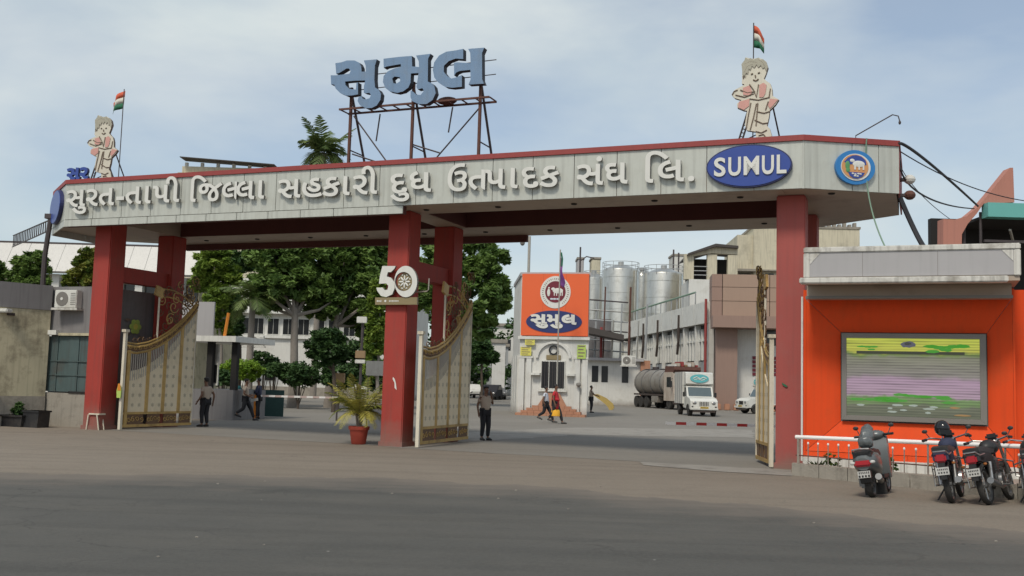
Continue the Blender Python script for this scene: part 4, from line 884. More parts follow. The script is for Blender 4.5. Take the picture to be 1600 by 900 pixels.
for k in range(34):
    a = -math.pi * .30 + k * 2 * math.pi * .80 / 33; c_, s_ = math.cos(a), math.sin(a); h = .055 if k % 3 else .035; x, z = ex + .72 * c_, ez + .75 * s_
    mb.prism([(x + .02 * s_ - h * c_ * .8, z - .02 * c_ - h * s_ * .8), (x + .02 * s_ + h * c_ * .8, z - .02 * c_ + h * s_ * .8), (x - .02 * s_ + h * c_ * .8, z + .02 * c_ + h * s_ * .8), (x - .02 * s_ - h * c_ * .8, z + .02 * c_ - h * s_ * .8)], -.17, -.1655)
tag(mb.build('ring_lettering', 'figline', ks), None, None, None, 'stuff')
MB().disc(1.95, .78, 1.58, .62, -.165, -.141, 48).build('oval_panel', 'navysign', ks)
for t, b_ in word(None, 'સુમુલ', .62, 3.24, .66, .82, -.20, -.166, .04):
    if b_.v: b_.build('letter', ['letter', 'letter_side'], ks)
def notice(label, x, z, w, h, m, ruled=True):
    r = thing('notice', label, 'notice', (ka.x, ka.y, 0), krz); r.location = Vector((ka.x, ka.y, 0)) + Matrix.Rotation(krz, 3, 'Z') @ Vector((x, -.135, z))
    MB().box(-w / 2, w / 2, -.02, 0, -h / 2, h / 2).build('board', m, r)
    mb = MB(); [mb.box(-w * .38, w * .38 * (.6 + .4 * (k % 2)), -.024, -.0205, -h * .36 + k * h * .24, -h * .36 + k * h * .24 + h * .09) for k in range(4)]
    tag(mb.build('print_line', 'figline', r), None, None, None, 'stuff')
notice('small tilted yellow notice just under the orange sign on the kiosk', .62, 4.02, .55, .3, 'yellow')
notice('wide yellow notice in a dark border left of the kiosk arch', .40, 3.52, .62, .48, 'yellow')
notice('tall lime green notice at the right corner of the kiosk', KW - .35, 3.55, .48, .75, 'green')
wl = thing('wall_lamp', 'small dark wall lamp on the right pilaster of the kiosk', 'lamp', Vector((ka.x, ka.y, 0)) + Matrix.Rotation(krz, 3, 'Z') @ Vector((KW - .45, -.12, 1.75)), krz); MB().ell((0, -.12, 0), .14, .12, .12).build('lamp_shade', 'greyframe', wl); MB().box(-.04, .04, -.1, 0, .02, .08).build('bracket', 'steel', wl)
fp = thing('flagpole', 'tall grey flagpole in front of the kiosk with a furled purple flag at its top', 'flagpole', at(869, 655, 54)[:2] + (0,), 0)
zt = at(872, 390, 54)[2]
MB().tube([(0, 0, 0), (0, 0, zt)], .035, 8).build('pole', 'silver', fp)
mb = MB(); n = 12; vs = []
for i in range(n + 1):
    t = i / n; z = zt - .35 - 1.5 * t
    for j, w in enumerate((0, .12 + .1 * math.sin(6 * t), .26 + .08 * math.sin(9 * t + 1))): vs.append((w * (.3 + .7 * t) + .02, .06 * math.sin(8 * t + j), z - .1 * j))
mb.add(vs, [(3 * i + j, 3 * i + j + 1, 3 * i + j + 4, 3 * i + j + 3) for i in range(n) for j in (0, 1)]); o = mb.build('furled_flag', 'purple', fp, True); md = o.modifiers.new('thick', 'SOLIDIFY'); md.thickness = .01
mb = MB(); mb.tube([(.05, 0, zt - .15), (.12, .02, zt - .5), (.10, 0, zt - .9)], .05, 6); mb.build('green_fold', 'flaggreen', fp)
cp = thing('camera_pole', 'grey street pole with a dome camera behind the kiosk at its left', 'pole', at(820, 640, 66)[:2] + (0,), 0); zt = at(820, 369, 66)[2]
MB().tube([(0, 0, 0), (0, 0, zt)], .09, 8).build('pole', 'silver', cp); MB().tube([(0, 0, zt - .1), (-.45, -.1, zt - .1)], .03, 6).build('arm', 'silver', cp); MB().ell((-.45, -.1, zt - .45), .16, .16, .2).build('camera_dome', 'greyframe', cp); MB().box(-.6, -.3, -.25, .05, zt - .35, zt - .15).build('camera_housing', 'white', cp)
# ------------------------------------------------------------------ industrial buildings at the back right
def build_low_block():
    n_ = at(1112, 640, 90); f_ = at(975, 627, 126); a = Vector(n_[:2]); b = Vector(f_[:2]); L = (b - a).length; rz = math.atan2(b.y - a.y, b.x - a.x)
    r = thing('dairy_block', 'long low factory block with white parapet slabs and vertical fins behind the tanker', 'building', (a.x, a.y, 0), rz)
    # local x runs away along the facade, +y is the side away from the yard? facade faces -y*sgn
    s = 1 if True else -1
    MB().box(0, L, -8, -.2, 0, 8.0).build('wall', 'greywall', r)
    n = 9
    for k in range(n):
        x0, x1 = L * k / n, L * (k + 1) / n
        MB().box(x0 + .03, x1 - .08, -.16, .55, 7.55, 9.45).build('parapet_slab', 'white', r)
        MB().box(x0 + .1, x1 - .1, -.18, .05, 4.35, 6.9).build('louvre_bay', 'corr', r)
        MB().box(x0 - .14, x0 + .14, -.1, .42, 0, 7.5).build('column', 'whitewall', r)
        MB().box(x0 + .15, x1 - .15, .02, .2, 6.0, 6.2).build('rail', 'white', r)
        for j in range(4):
            x = x0 + (x1 - x0) * (j + .5) / 4; MB().box(x - .07, x + .07, .06, .26, 4.3, 7.1).build('fin', 'white', r)
        nsh = 3
        for j in range(nsh):
            xa, xb = x0 + .15 + (x1 - x0 - .3) * j / nsh, x0 + .15 + (x1 - x0 - .3) * (j + 1) / nsh - .03
            MB().box(xa, xb, -.19, .10, 0, 4.2).build('cladding_sheet', 'corr', r)
    MB().box(0, L, -.15, -.12, 6.95, 7.54).build('dark_gap_band', 'darkwin', r)  # dark strip filling the gap below the parapet slabs
    MB().box(-.2, L * .42, -5, -3.2, 8.0, 10.2).build('roof_screen', 'corr', r)
    mb = MB(); mb.tube([(-.6, .8, 0), (-.6, .8, 9.6)], .12, 8); mb.build('drain_pipe', 'redcap', r)
    for k, x in enumerate((L * .25, L * .48, L * .66, L * .85)): MB().tube([(x, .6, 8.8), (x, .62, 6.2), (x + .4, .62, 5.0)], .13, 6).build('soil_pipe', 'chassis', r)
    for k in range(14): x = L * (.2 + .8 * k / 13); MB().tube([(x, -.5, 9.4), (x, -.5, 10.9)], .06, 5).build('rail_post', 'corr', r)
    MB().tube([(L * .2, -.5, 10.9), (L, -.5, 10.9), (L, -.5, 8)], .09, 6).build('hand_rail', 'greenhose', r)
    return r
build_low_block()
def tank(label, px, rpx, ytop, Y, zt_add=0):
    x, _, z = at(px, ytop, Y); rr = rpx * Y / F
    r = thing('storage_tank', label, 'tank', (x, Y, 0), 0, 'stainless milk tanks')
    MB().lathe([(rr, 0), (rr, z), (rr * .98, z + .15), (rr * .4, z + .75), (.05, z + .85)], n=40).build('shell', 'tank', r, True)
    for k in range(7): MB().lathe([(rr + .02, z - .9 - k * 2.0), (rr + .02, z - .84 - k * 2.0)], n=40).build('weld_band', 'tank', r, True)
    mb = MB()
    for zz in (.55, 1.05): mb.tube([(rr * 1.02 * math.cos(t), rr * 1.02 * math.sin(t), z + zz) for t in np.linspace(0, 2 * math.pi, 25)], .035, 5)
    mb.build('hoop_rail', 'corr', r)
    for k in range(12): t = k * math.pi / 6; MB().tube([(rr * 1.02 * math.cos(t), rr * 1.02 * math.sin(t), z - .1), (rr * 1.02 * math.cos(t), rr * 1.02 * math.sin(t), z + 1.05)], .03, 5).build('rail_post', 'corr', r)
    mb = MB(); mb.tube([(rr * .75, -rr * .75, 0), (rr * .75, -rr * .75, z)], .14, 6); mb.build('riser_pipe', 'tank', r)
    MB().lathe([(.35, z + .8), (.35, z + 1.2)], n=12).build('manhole', 'corr', r); return r
tank('large bright steel tank just right of the kiosk', 970, 28, 424, 128)
tank('wide steel tank in the middle of the row behind the factory parapet', 1037, 30, 430, 124)
tank('steel tank half hidden left of the brown clad building', 1097, 24, 436, 116)
tank('narrow steel tank partly hidden behind the kiosk corner', 928, 15, 436, 140)
tank('slim steel tank between the two widest tanks', 1003, 8, 432, 138)
def brown():
    a = at(1127, 640, 88); r = thing('brown_building', 'brown clad building with a projecting canopy over the yard beside the right pillar', 'building', (a[0], a[1], 0), -.12)
    s = 88 / F
    ztop = at(1127, 428, 88)[2]; zc1 = at(1127, 496, 88)[2]; zc0 = at(1127, 514, 88)[2]
    MB().box(0, 16, .3, 10, 0, ztop - .3).build('wall', 'brown2', r)
    j = [zc1, (zc1 * .62 + ztop * .38), (zc1 * .3 + ztop * .7), ztop]
    for k in range(3):
        for i in range(4): MB().box(i * 4 + .03, i * 4 + 3.97, 0, .29, j[k] + .02, j[k + 1] - .02).build('cladding_panel', 'brown', r)
        MB().box(-.9, -.03, .02, 3, j[k] + .02, j[k + 1] - .02).build('corner_panel', 'brown2', r)
    MB().box(-1.0, 4.6, -2.6, 0, zc0, zc1).build('canopy', 'brown2', r); MB().box(4.62, 16, -1.4, 0, zc0, zc1).build('canopy', 'brown', r)
    MB().box(-.6, 1.2, -1.2, .0, 0, zc0 - .01).build('column', 'brown2', r)
    MB().box(1.3, 9, .2, .3, 0, zc0).build('white_wall', 'whitewall', r)
    for k in range(5): MB().box(2.6, 5.2, .10, .19, 3.0 + k * .35, 3.25 + k * .35).build('louvre', 'maroon', r)
    MB().box(3.4, 5.0, .1, .19, 5.6, 7.0).build('window', 'darkwin', r)
    for k in range(12): MB().bev(-1.4 + k * .75, -1.4 + k * .75 + .45, -2.0, -1.5, 0, .55, .06).build('kerb_block', 'brick', r)
brown()
def cream():
    a = at(1150, 640, 112); r = thing('cream_block', 'tall weathered cream building rising behind the brown one', 'building', (a[0], a[1], 0), -.05); s = 112 / F
    z1 = at(1240, 362, 112)[2]; z0 = at(1160, 367, 112)[2]
    MB().box(0, 1.7, 0, 9, 0, z0).build('corner_tower', 'creambig', r)
    MB().box(1.7, 13.2, -.4, 10, 0, z1 + .3).build('wall', 'creambig', r)
    MB().box(1.6, 13.3, -.5, 10.1, z1 + .304, z1 + .55).build('coping', 'concrete', r)
    for k in range(6): MB().box(9.8 + .55 * k, 10.1 + .55 * k, -.45, .2, z1 + .552, z1 + .8 + .2 * (k % 2)).build('roof_stub', 'concrete', r)
    MB().box(-1.4, 1.9, -1.6, 0, z0 - 4.2, z0 - 3.95).build('sunshade', 'concrete', r); MB().box(.2, 1.5, -.06, .0, z0 - 6.0, z0 - 4.3).build('window', 'darkwin', r)
    MB().box(3.0, 3.9, -.45, -.401, z1 - 6.1, z1 - 4.8).build('window', 'darkwin', r); MB().box(2.4, 4.4, -1.1, -.41, z1 - 4.6, z1 - 4.45).build('sunshade', 'concrete', r)
cream()
def shed():
    Y = 106; a = at(1077, 640, Y); r = thing('rooftop_shed', 'open rooftop shed with a dark low gable roof left of the cream building', 'shed', (a[0], a[1], 0), -.05)
    h = lambda px, y: (at(px, y, Y)[0] - a[0], at(px, y, Y)[2])
    zb = h(1077, 436)[1]
    MB().box(-.2, 5.4, 0, 7, 0, zb).build('base_wall', 'whitewall', r)
    L0, L1, A, Bq = h(1073, 400), h(1078, 392), h(1117, 384), h(1152, 387)
    MB().prism([(L0[0], L0[1]), (L0[0] + .1, L0[1] + .25), (A[0], A[1] + .15), (Bq[0], Bq[1] + .1), (Bq[0], Bq[1] - .15), (A[0], A[1] - .15)], -.5, 7).build('roof', 'shed', r)
    c = [h(1082, 0)[0], h(1117, 0)[0], h(1148, 0)[0]]
    for x in c: MB().box(x - .5, x + .5, 0, .8, zb, h(1117, 398)[1]).build('column', 'creambig', r)
    MB().prism([(c[0] - .5, h(1082, 402)[1]), (c[1], h(1117, 396)[1]), (c[2] + .5, h(1148, 398)[1]), (c[2] + .5, h(1148, 388)[1]), (c[1], h(1117, 386)[1]), (c[0] - .5, h(1080, 399)[1])], .05, .6).build('beam', 'creambig', r)
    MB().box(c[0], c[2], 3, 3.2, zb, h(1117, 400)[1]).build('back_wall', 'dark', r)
    mb = MB(); [mb.tube([(c[0], .1, zb + .45 * k), (c[1], .1, zb + .45 * k)], .05, 5) for k in (1, 2, 3)]; mb.build('guard_rail', 'corr', r)
shed()
def side_low():
    a = at(922, 632, 96); r = thing('low_outbuilding', 'low whitewashed outbuilding with dark windows right of the kiosk', 'building', (a[0], a[1], 0), -.1)
    MB().box(-.6, 4.6, 0, 5, 0, 4.1).build('wall', 'whitewall', r); MB().box(-.8, 4.9, -.6, 5.1, 4.1, 4.35).build('roof', 'greypanel', r)
    for x in (.1, 1.0, 2.9): MB().box(x, x + .6, -.03, .0, 2.1, 3.6).build('window', 'darkwin', r)
    MB().box(4.62, 5.5, -.3, 3, 0, 4.2).build('pier', 'brick', r)
    MB().box(-1, 1.8, 3, 8, 4.36, 8.2).build('upper_store', 'greywall', r)
    z = at(940, 518, 94)[2]
    MB().prism([(-1, z + .5), (3, z - .3), (3, z - .8), (-1, z - .1)], -3, 1).build('dark_awning', 'shed', r)
    for k in range(8): MB().tube([(-.5 + k * .8, 1.5, 4.4), (-.4 + k * .8, 1.5, 8 + (k % 3) * 1.6)], .08 + .03 * (k % 2), 6).build('process_pipe', ['tank', 'corr', 'rust'][k % 3], r)
    for k in range(6): MB().tube([(-1.2, 1.2, 5.2 + k * .95), (3.4, 1.8, 5.0 + k * .95)], .07, 5).build('process_pipe', ['corr', 'tank', 'steel'][k % 3], r)
    MB().tube([(.9, 1, 4.4), (.9, 1, 7.3)], .14, 6).build('red_pipe', 'redcap', r)
side_low()
p = at(982, 571, 92); ac('white outdoor unit with a round fan beside the dusty tanker', (p[0], p[1], p[2]), -.1, 1.5)
def rooftops():
    for px, w, y0, y1, Y, m, lab in ((931, 14, 405, 430, 150, 'creambig', 'pale brown water tank on the roofs just right of the kiosk sign'), (907, 10, 405, 428, 152, 'greypanel', 'grey rooftop box directly behind the kiosk sign'), (1063, 24, 400, 440, 150, 'whitewall', 'plain white rooftop block between tank and shed')):
        a = at(px, y1, Y); zt = at(px, y0, Y)[2]; ww = w * Y / F
        r = thing('rooftop_block', lab, 'rooftop block', (a[0], Y, 0)); MB().bev(-ww / 2, ww / 2, 0, 4, 0, zt, .1).build('body', m, r); MB().box(-ww / 2 - .1, ww / 2 + .1, -.1, 4.1, zt + .01, zt + .3).build('cap', 'concrete', r)
    for px, y0, Y, lab in ((906, 386, 130, 'thin antenna mast with a bent arm right above the orange sign'), (1052, 390, 140, 'thin lightning rod above the middle tanks'), (1060, 395, 141, 'second thin rod beside the lightning rod')):
        a = at(px, 430, Y); zt = at(px, y0, Y)[2]; r = thing('antenna_mast', lab, 'antenna', (a[0], Y, 0)); MB().tube([(0, 0, 0), (0, 0, zt)], .12, 6).build('mast', 'steel', r)
        if px == 906: MB().tube([(0, 0, zt - 1.8), (.8, 0, zt - 1.2), (1.8, 0, zt - 1.4)], .08, 5).build('arm', 'steel', r)
rooftops()
def far_wall():
    for px0, px1, yt, Y, m, lab in ((728, 800, 508, 150, 'whitewall', 'distant pale factory wall between the trees and the kiosk'), (730, 792, 540, 140, 'corr', 'distant grey shed lower down left of the kiosk'), (880, 1000, 470, 160, 'greywall', 'distant grey plant building behind the tanks')):
        a = at(px0, 620, Y); b = at(px1, 620, Y); zt = at(px0, yt, Y)[2]; r = thing('distant_building', lab, 'building', (a[0], Y, 0)); w = b[0] - a[0]
        MB().box(0, w, 0, 8, 0, zt).build('wall', m, r); MB().box(-.2, w + .2, -.3, 8.2, zt + .01, zt + .4).build('parapet', 'concrete', r)
        for k in range(5):
            for j in range(2): MB().box(w * (k + .3) / 5, w * (k + .7) / 5, -.05, 0, zt * (.3 + .35 * j), zt * (.3 + .35 * j) + 1.6).build('window', 'darkwin', r)
far_wall()
gpst = thing('gate_post', 'white square post with a cap standing just left of the kiosk', 'post', at(778, 606, 110)[:2] + (0,)); MB().box(-.7, .7, -.7, .7, 0, 6.0).build('shaft', 'whitewall', gpst); MB().box(-.9, .9, -.9, .9, 6.004, 6.4).build('cap', 'concrete', gpst)
# ------------------------------------------------------------------ buildings behind on the left
def admin():
    Y = 88; a = at(335, 600, Y); s = Y / F; r = thing('office_building', 'long white two storey office building with dark windows behind the trees', 'building', (a[0], Y, 0), -.06)
    w = 300 * s; zt = at(400, 462, Y)[2]; zw1 = at(420, 497, Y)[2]; zw0 = at(420, 523, Y)[2]
    MB().box(0, w, 0, 12, 0, zt + 1.5).build('wall', 'whitewall', r)
    MB().box(-.3, w, -.7, -.001, zw1 + .35, zw1 + .6).build('sunshade', 'white', r); MB().box(-.2, w, -.25, 0, zw0 - .3, zw0 - .05).build('string_course', 'white', r)
    MB().box(0, w, -.08, -.0, .0, .9).build('base_course', 'concrete', r)
    for k in range(13):
        x = .4 + k * 1.32; o = MB().box(x, x + 1.05, -.06, .0, zw0, zw1).build('window', 'white', r)
        for j in range(2): MB().box(x + .06 + j * .48, x + .5 + j * .48, -.08, -.061, zw0 + .06, zw1 - .06).build('pane', 'darkwin', o)
        if k % 2: o = MB().box(x, x + .9, -.06, .0, 1.4, 2.5).build('window', 'darkwin', r)
admin()
for k, (px, lab) in enumerate(((385, 'left box of two air conditioners under the office windows'), (402, 'right box of two air conditioners under the office windows'))):
    p = at(px, 541, 86); ac(lab, p, -.06, 1.5)
def left_far():
    Y = 62; a = at(-40, 640, Y); r = thing('warehouse', 'long white roofed warehouse behind the hut at the far left', 'building', (a[0], Y, 0)); s = Y / F; w = 330 * s
    zt = at(100, 378, Y)[2]; zm = at(100, 424, Y)[2]; zb = at(100, 446, Y)[2]
    MB().box(0, w, 1, 10, 0, zm - .1).build('wall', 'creamwall', r)
    n = 12
    for k in range(n): MB().add([(w * k / n + .01, 0, zm), (w * (k + 1) / n - .01, 0, zm), (w * (k + 1) / n - .01, 1.2, zt), (w * k / n + .01, 1.2, zt), (w * k / n + .01, .1, zm - .12), (w * (k + 1) / n - .01, .1, zm - .12), (w * (k + 1) / n - .01, 1.3, zt - .12), (w * k / n + .01, 1.3, zt - .12)], [(0, 1, 2, 3), (7, 6, 5, 4), (0, 4, 5, 1), (1, 5, 6, 2), (2, 6, 7, 3), (3, 7, 4, 0)]).build('roof_sheet', 'vangrey', r)
    MB().box(0, w, 1.2, 1.5, zt - .1, zt + .12).build('ridge', 'steel', r)
    for k in range(10): MB().box(w * k / 10, w * k / 10 + .45, .55, 1, 0, zm - .12).build('column', 'whitewall', r)
    for k in range(10): MB().box(w * k / 10 + .5, w * (k + 1) / 10 - .1, .93, .99, zb - 2.2, zm - .6).build('window', 'darkwin', r)
left_far()
def cream_left():
    Y = 105; a = at(262, 640, Y); r = thing('cream_hall', 'cream building with a thin flat roof showing above the left half of the gate beam', 'building', (a[0], Y, 0)); s = Y / F
    z1 = at(262, 256, Y)[2]; w = 150 * s
    MB().box(0, w, 0, 14, 0, z1 - .2).build('wall', 'creambig', r); MB().box(-.3, w, -.4, 14, z1 - 1.1, z1 - .95).build('string_course', 'baryellow', r)
    p0 = at(262, 248, Y); p1 = at(402, 256, Y); MB().prism([(0, z1 + .62), (p1[0] - a[0] + 2, z1 + .1), (p1[0] - a[0] + 2, z1 + .02), (0, z1 + .54)], -1, 1).build('roof_plate', 'shed', r)
    for k in range(6): MB().box(.2 + k * w / 6, .5 + k * w / 6, .2, .5, z1 - .19, z1 + .25).build('roof_post', 'whitewall', r)
cream_left()
# cable ladder between the warehouse roof and the left end of the gate
g0 = G(-12.6, 2.6, 7.25); g1 = Vector(at(20, 377, 62)); d = g1 - g0
cl = thing('cable_ladder', 'black open cable ladder climbing to the far left end of the beam', 'cable ladder', g0, 0); sdv = Vector((d.y, -d.x, 0)).normalized() * .28
sz = Vector((0, 0, .16))
MB().tube([sz, d + sz * 2.2], .035, 5).build('side_rail', 'steel', cl); MB().tube([-sz, d - sz * 2.2], .035, 5).build('side_rail', 'steel', cl)
for k in range(34): t = (k + .5) / 34; MB().tube([d * t + sz * (1 + 1.2 * t), d * t - sz * (1 + 1.2 * t)], .03, 4).build('rung', 'steel', cl)
pp = at(70, 400, 31.6); pq = at(79, 342, 31.6)
po = thing('service_pole', 'slanting grey pipe pole rising beside the left end of the beam', 'pole', (at(66, 455, 31.6)[0], 31.6, 4.2)); 
b0 = Vector(po.location); MB().tube([(0, 0, 0), Vector(pp) - b0, Vector(pq) - b0], .08, 8).build('pole', 'steel', po); MB().box(pq[0] - b0.x - .15, pq[0] - b0.x + .15, -.1, .1, pq[2] - b0.z, pq[2] - b0.z + .15).build('cap', 'steel', po)
# terracotta shop building at the far right
def terra():
    Y = 36; pts = [(1474, 342), (1492, 343), (1510, 338), (1526, 325), (1545, 303), (1562, 282), (1578, 262), (1583, 262), (1585, 316), (1640, 316), (1640, 600), (1504, 600), (1503, 370), (1510, 356), (1524, 340), (1537, 328), (1474.5, 345)]
    pts = [(1474, 342), (1492, 343), (1510, 338), (1526, 325), (1545, 303), (1562, 282), (1578, 262), (1583, 262), (1585, 316), (1537, 318), (1526, 334), (1512, 350), (1503, 366), (1501, 640), (1472, 640)]
    a = at(1500, 640, Y); r = thing('terracotta_shop', 'terracotta building with a sweeping pointed wall and teal awning at the far right', 'building', (a[0], Y, 0), 0)
    q = [(at(x, y, Y)[0] - a[0], max(0, at(x, y, Y)[2])) for x, y in pts]
    MB().prism(q, 0, .5).build('sweeping_wall', 'terrawall', r)
    X = lambda px: at(px, 340, Y)[0] - a[0]; Z = lambda y: at(1560, y, Y)[2]
    MB().box(X(1538), X(1720), -.3, .2, Z(341), Z(319)).build('awning', 'tealsheet', r)
    MB().box(X(1560), X(1720), .3, .8, Z(318) + .02, Z(314)).build('roof_edge', 'terrawall', r)
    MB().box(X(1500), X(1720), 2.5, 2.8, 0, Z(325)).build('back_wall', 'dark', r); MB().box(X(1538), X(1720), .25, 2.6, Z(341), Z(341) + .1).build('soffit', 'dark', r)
    for px in (1512, 1538): MB().tube([(X(px), .3, 0), (X(px), .3, Z(330 if px > 1520 else 352))], .05, 6).build('post', 'steel', r)
    MB().tube([(X(1580), .1, Z(358)), (X(1605), 1.0, Z(374))], .05, 5).build('brace', 'silver', r)
    MB().box(X(1540), X(1700), .1, .2, Z(378), Z(374)).build('beam', 'steel', r)
terra()
def cable(label, pts, r_, m='cable', sag=0):
    P = [Vector(p) for p in pts]; a = P[0]; ctl = P[1] * 2 - (P[0] + P[2]) / 2; ctl.z -= sag * 2; out = []
    for k in range(19): t = k / 18; out.append(P[0] * (1 - t) ** 2 + ctl * 2 * t * (1 - t) + P[2] * t * t - a)
    o = MB().tube(out, r_, 6).build('cable', m, None, True); o.location = a; tag(o, label, 'cable', 'cables strung right from the gate end')
E1 = G(12.6, .5, 7.3); E2 = G(12.62, .6, 6.1)
cable('thick dark cable running from the beam end down to the terracotta wall', [E1, at(1450, 250, 25), at(1528, 322, 35.8)], .035, sag=.05)
cable('slack dark cable looping lowest between beam end and terracotta wall', [G(12.62, .9, 7.0), at(1445, 285, 25), at(1522, 326, 35.8)], .022, sag=.35)
cable('long thin cable crossing the sky towards the right edge', [G(12.6, 1.2, 7.3), at(1530, 288, 27), at(1640, 318, 30)], .014, sag=.15)
cable('short thick black conduit dropping from the beam end to the booth roof', [E2, G(13.1, .3, 5.0), (at(1458, 386, 21.0))], .055, sag=.06)
cable('thin pale green hose hanging from the coping beside the round emblem', [G(11.95, -.06, 7.34), G(12.0, -.12, 6.0), G(12.4, -.6, 4.7)], .016, 'greenhose', .02)
cable('thin loop of wire trailing from the beam end to the shop roof', [G(12.62, .9, 6.9), at(1440, 290, 26), at(1484, 342, 35)], .010, sag=.25)
la = gthing('lamp_arm', 'thin bent lamp arm reaching out over the coping at the right end', 'lamp arm', 11.7, .3, 7.2)
MB().tube([(0, 0, 0), (0, 0, .3), (.78, .05, .74), (.90, .05, .70), (.93, .05, .58)], .014, 6).build('arm', 'steel', la); MB().ell((.93, .05, .55), .03, .03, .05, 8).build('lamp_tip', 'steel', la)
for dz, m, lab in ((-.62, 'white', 'upper pale floodlight clamped to the right end of the beam'), (-.98, 'rust', 'lower rusty lamp bracket clamped to the right end of the beam')):
    r = gthing('floodlight', lab, 'floodlight', 12.62, 1.0, 7.2 + dz); MB().box(0, .12, -.08, .08, -.03, .03).build('bracket', 'steel', r); MB().ell((.2, 0, 0), .13, .14, .11).build('housing', m, r)
# ------------------------------------------------------------------ vegetation
def foliage(name, blobs, n, size, m, parent, seed=0, clumps=22, flat=.5):
    rg = np.random.RandomState(seed); vol = np.array([(b[3] * b[4] * b[5]) ** .67 for b in blobs]); vol = vol / vol.sum()
    cl = []; ct = []
    for b, w in zip(blobs, vol):
        k = max(6, int(clumps * len(blobs) * w))
        d = rg.normal(size=(k, 3)); d /= np.linalg.norm(d, axis=1)[:, None]; r = rg.uniform(.45, 1.02, k) ** .6
        cl.append(np.array(b[:3]) + d * r[:, None] * np.array(b[3:6])); ct.append(np.full(k, (b[3] + b[4] + b[5]) / 3 * .27))
    cl = np.concatenate(cl); ct = np.concatenate(ct); idx = rg.randint(0, len(cl), n); tint_c = rg.rand(len(cl))
    dd = rg.normal(size=(n, 3)); dd /= np.linalg.norm(dd, axis=1)[:, None]
    off = dd * (rg.rand(n, 1) ** .45) * ct[idx][:, None]; off[:, 2] *= .75
    p = cl[idx] + off
    a = rg.normal(size=(n, 3)); a[:, 2] *= flat; a /= np.linalg.norm(a, axis=1)[:, None]
    up = dd * .6 + rg.normal(size=(n, 3)) * .5 + np.array([0, 0, .9]); b_ = np.cross(up, a); b_ /= np.linalg.norm(b_, axis=1)[:, None] + 1e-6
    s = size * rg.uniform(.6, 1.25, n)[:, None]
    V = np.stack([p - a * s, p + b_ * s * .42, p + a * s, p - b_ * s * .42], 1).reshape(-1, 3)
    me = bpy.data.meshes.new(name); me.vertices.add(4 * n); me.vertices.foreach_set('co', V.ravel().astype(np.float32))
    me.loops.add(4 * n); me.loops.foreach_set('vertex_index', np.arange(4 * n, dtype=np.int32))
    me.polygons.add(n); me.polygons.foreach_set('loop_start', np.arange(0, 4 * n, 4, dtype=np.int32)); me.polygons.foreach_set('loop_total', np.full(n, 4, dtype=np.int32))
    at_ = me.attributes.new('tint', 'FLOAT', 'FACE'); t = np.clip(tint_c[idx] * .65 + rg.rand(n) * .35, 0, 1); at_.data.foreach_set('value', t.astype(np.float32))
    me.materials.append(LF[m]); me.update(); me.validate(); return link(name, me, parent)
def tree(label, px, ybase, Y, blobs, n, size, m, trunk_r=.16, bark='bark', seed=0, group='trees behind the gate', trunk_top=None, lean=0, name='broadleaf_tree'):
    """blobs in photo terms: (px, py, rx_px, ry_px, depth offset m)"""
    a = at(px, ybase, Y); s = Y / F; r = thing(name, label, 'tree', (a[0], Y, 0), 0, group); bl = []
    for bx, by, rx, ry, dy in blobs:
        c = at(bx, by, Y + dy); bl.append((c[0] - a[0], dy, c[2], rx * s, (rx + ry) / 2 * s * .95, ry * s))
    foliage('crown', bl, int(n * 2.0), size * 1.05, m, r, seed, 34)
    zt = trunk_top if trunk_top else min(b[2] for b in bl); cx = sum(b[0] for b in bl) / len(bl)
    tp = (cx * .3 + lean, 0, zt); rg = random.Random(seed)
    MB().tube([(0, 0, -.05), (lean * .3 + .05, .04, zt * .33), (lean * .6 - .03, 0, zt * .7), tp], [trunk_r * 1.25, trunk_r, trunk_r * .88, trunk_r * .72], 9).build('trunk', bark, r, True)
    for b in bl: 
        q = Vector(b[:3]); mid = Vector(tp).lerp(q, .5) + Vector((rg.uniform(-.3, .3), rg.uniform(-.3, .3), -.3))
        MB().tube([Vector(tp) - Vector((0, 0, .4)), mid, q], [trunk_r * .55, trunk_r * .35, trunk_r * .12], 6).build('limb', bark, r, True)
    return r
tree('tall narrow yellow green tree just right of the left rear pillar', 343, 590, 60, [(335, 412, 28, 26, 0), (350, 440, 26, 30, .5), (338, 475, 20, 28, 0), (352, 500, 15, 26, .5), (318, 440, 20, 26, 1)], 9000, .20, 'yel', .14, seed=1)
tree('darker tree with low hanging foliage behind the yellow green one', 372, 590, 66, [(315, 400, 30, 26, 2), (370, 400, 34, 26, 1), (362, 500, 14, 40, -1), (300, 460, 18, 30, 2)], 7000, .24, 'dark', .16, 'barkdark', 2)
tree('broad full crowned tree with a pale straight trunk in front of the office windows', 457, 600, 58, [(430, 405, 44, 32, 0), (480, 400, 46, 34, 1), (455, 440, 52, 26, 0), (418, 445, 30, 24, -1), (500, 440, 34, 30, 1), (520, 470, 22, 20, .5), (440, 460, 34, 22, 1.5), (478, 470, 26, 16, 1), (412, 474, 26, 16, 2), (500, 476, 26, 22, 2)], 15000, .22, 'mid', .24, seed=3, trunk_top=5.6)
tree('pale trunked tree whose crown meets the middle pillar', 513, 605, 60, [(540, 400, 44, 34, 0), (575, 410, 40, 36, 1), (545, 450, 40, 30, .5), (510, 480, 22, 18, 0), (585, 455, 26, 36, -1), (560, 480, 18, 14, 0), (535, 488, 26, 20, 1.5), (570, 505, 22, 20, 1.5)], 14000, .22, 'mid', .22, seed=4, trunk_top=5.2)
tree('slim bright tree close behind the middle pillar on its left', 590, 610, 50, [(590, 500, 16, 34, 0), (584, 540, 15, 26, .3), (592, 460, 16, 24, 0), (580, 575, 12, 16, 0)], 4500, .16, 'yel', .10, seed=5)
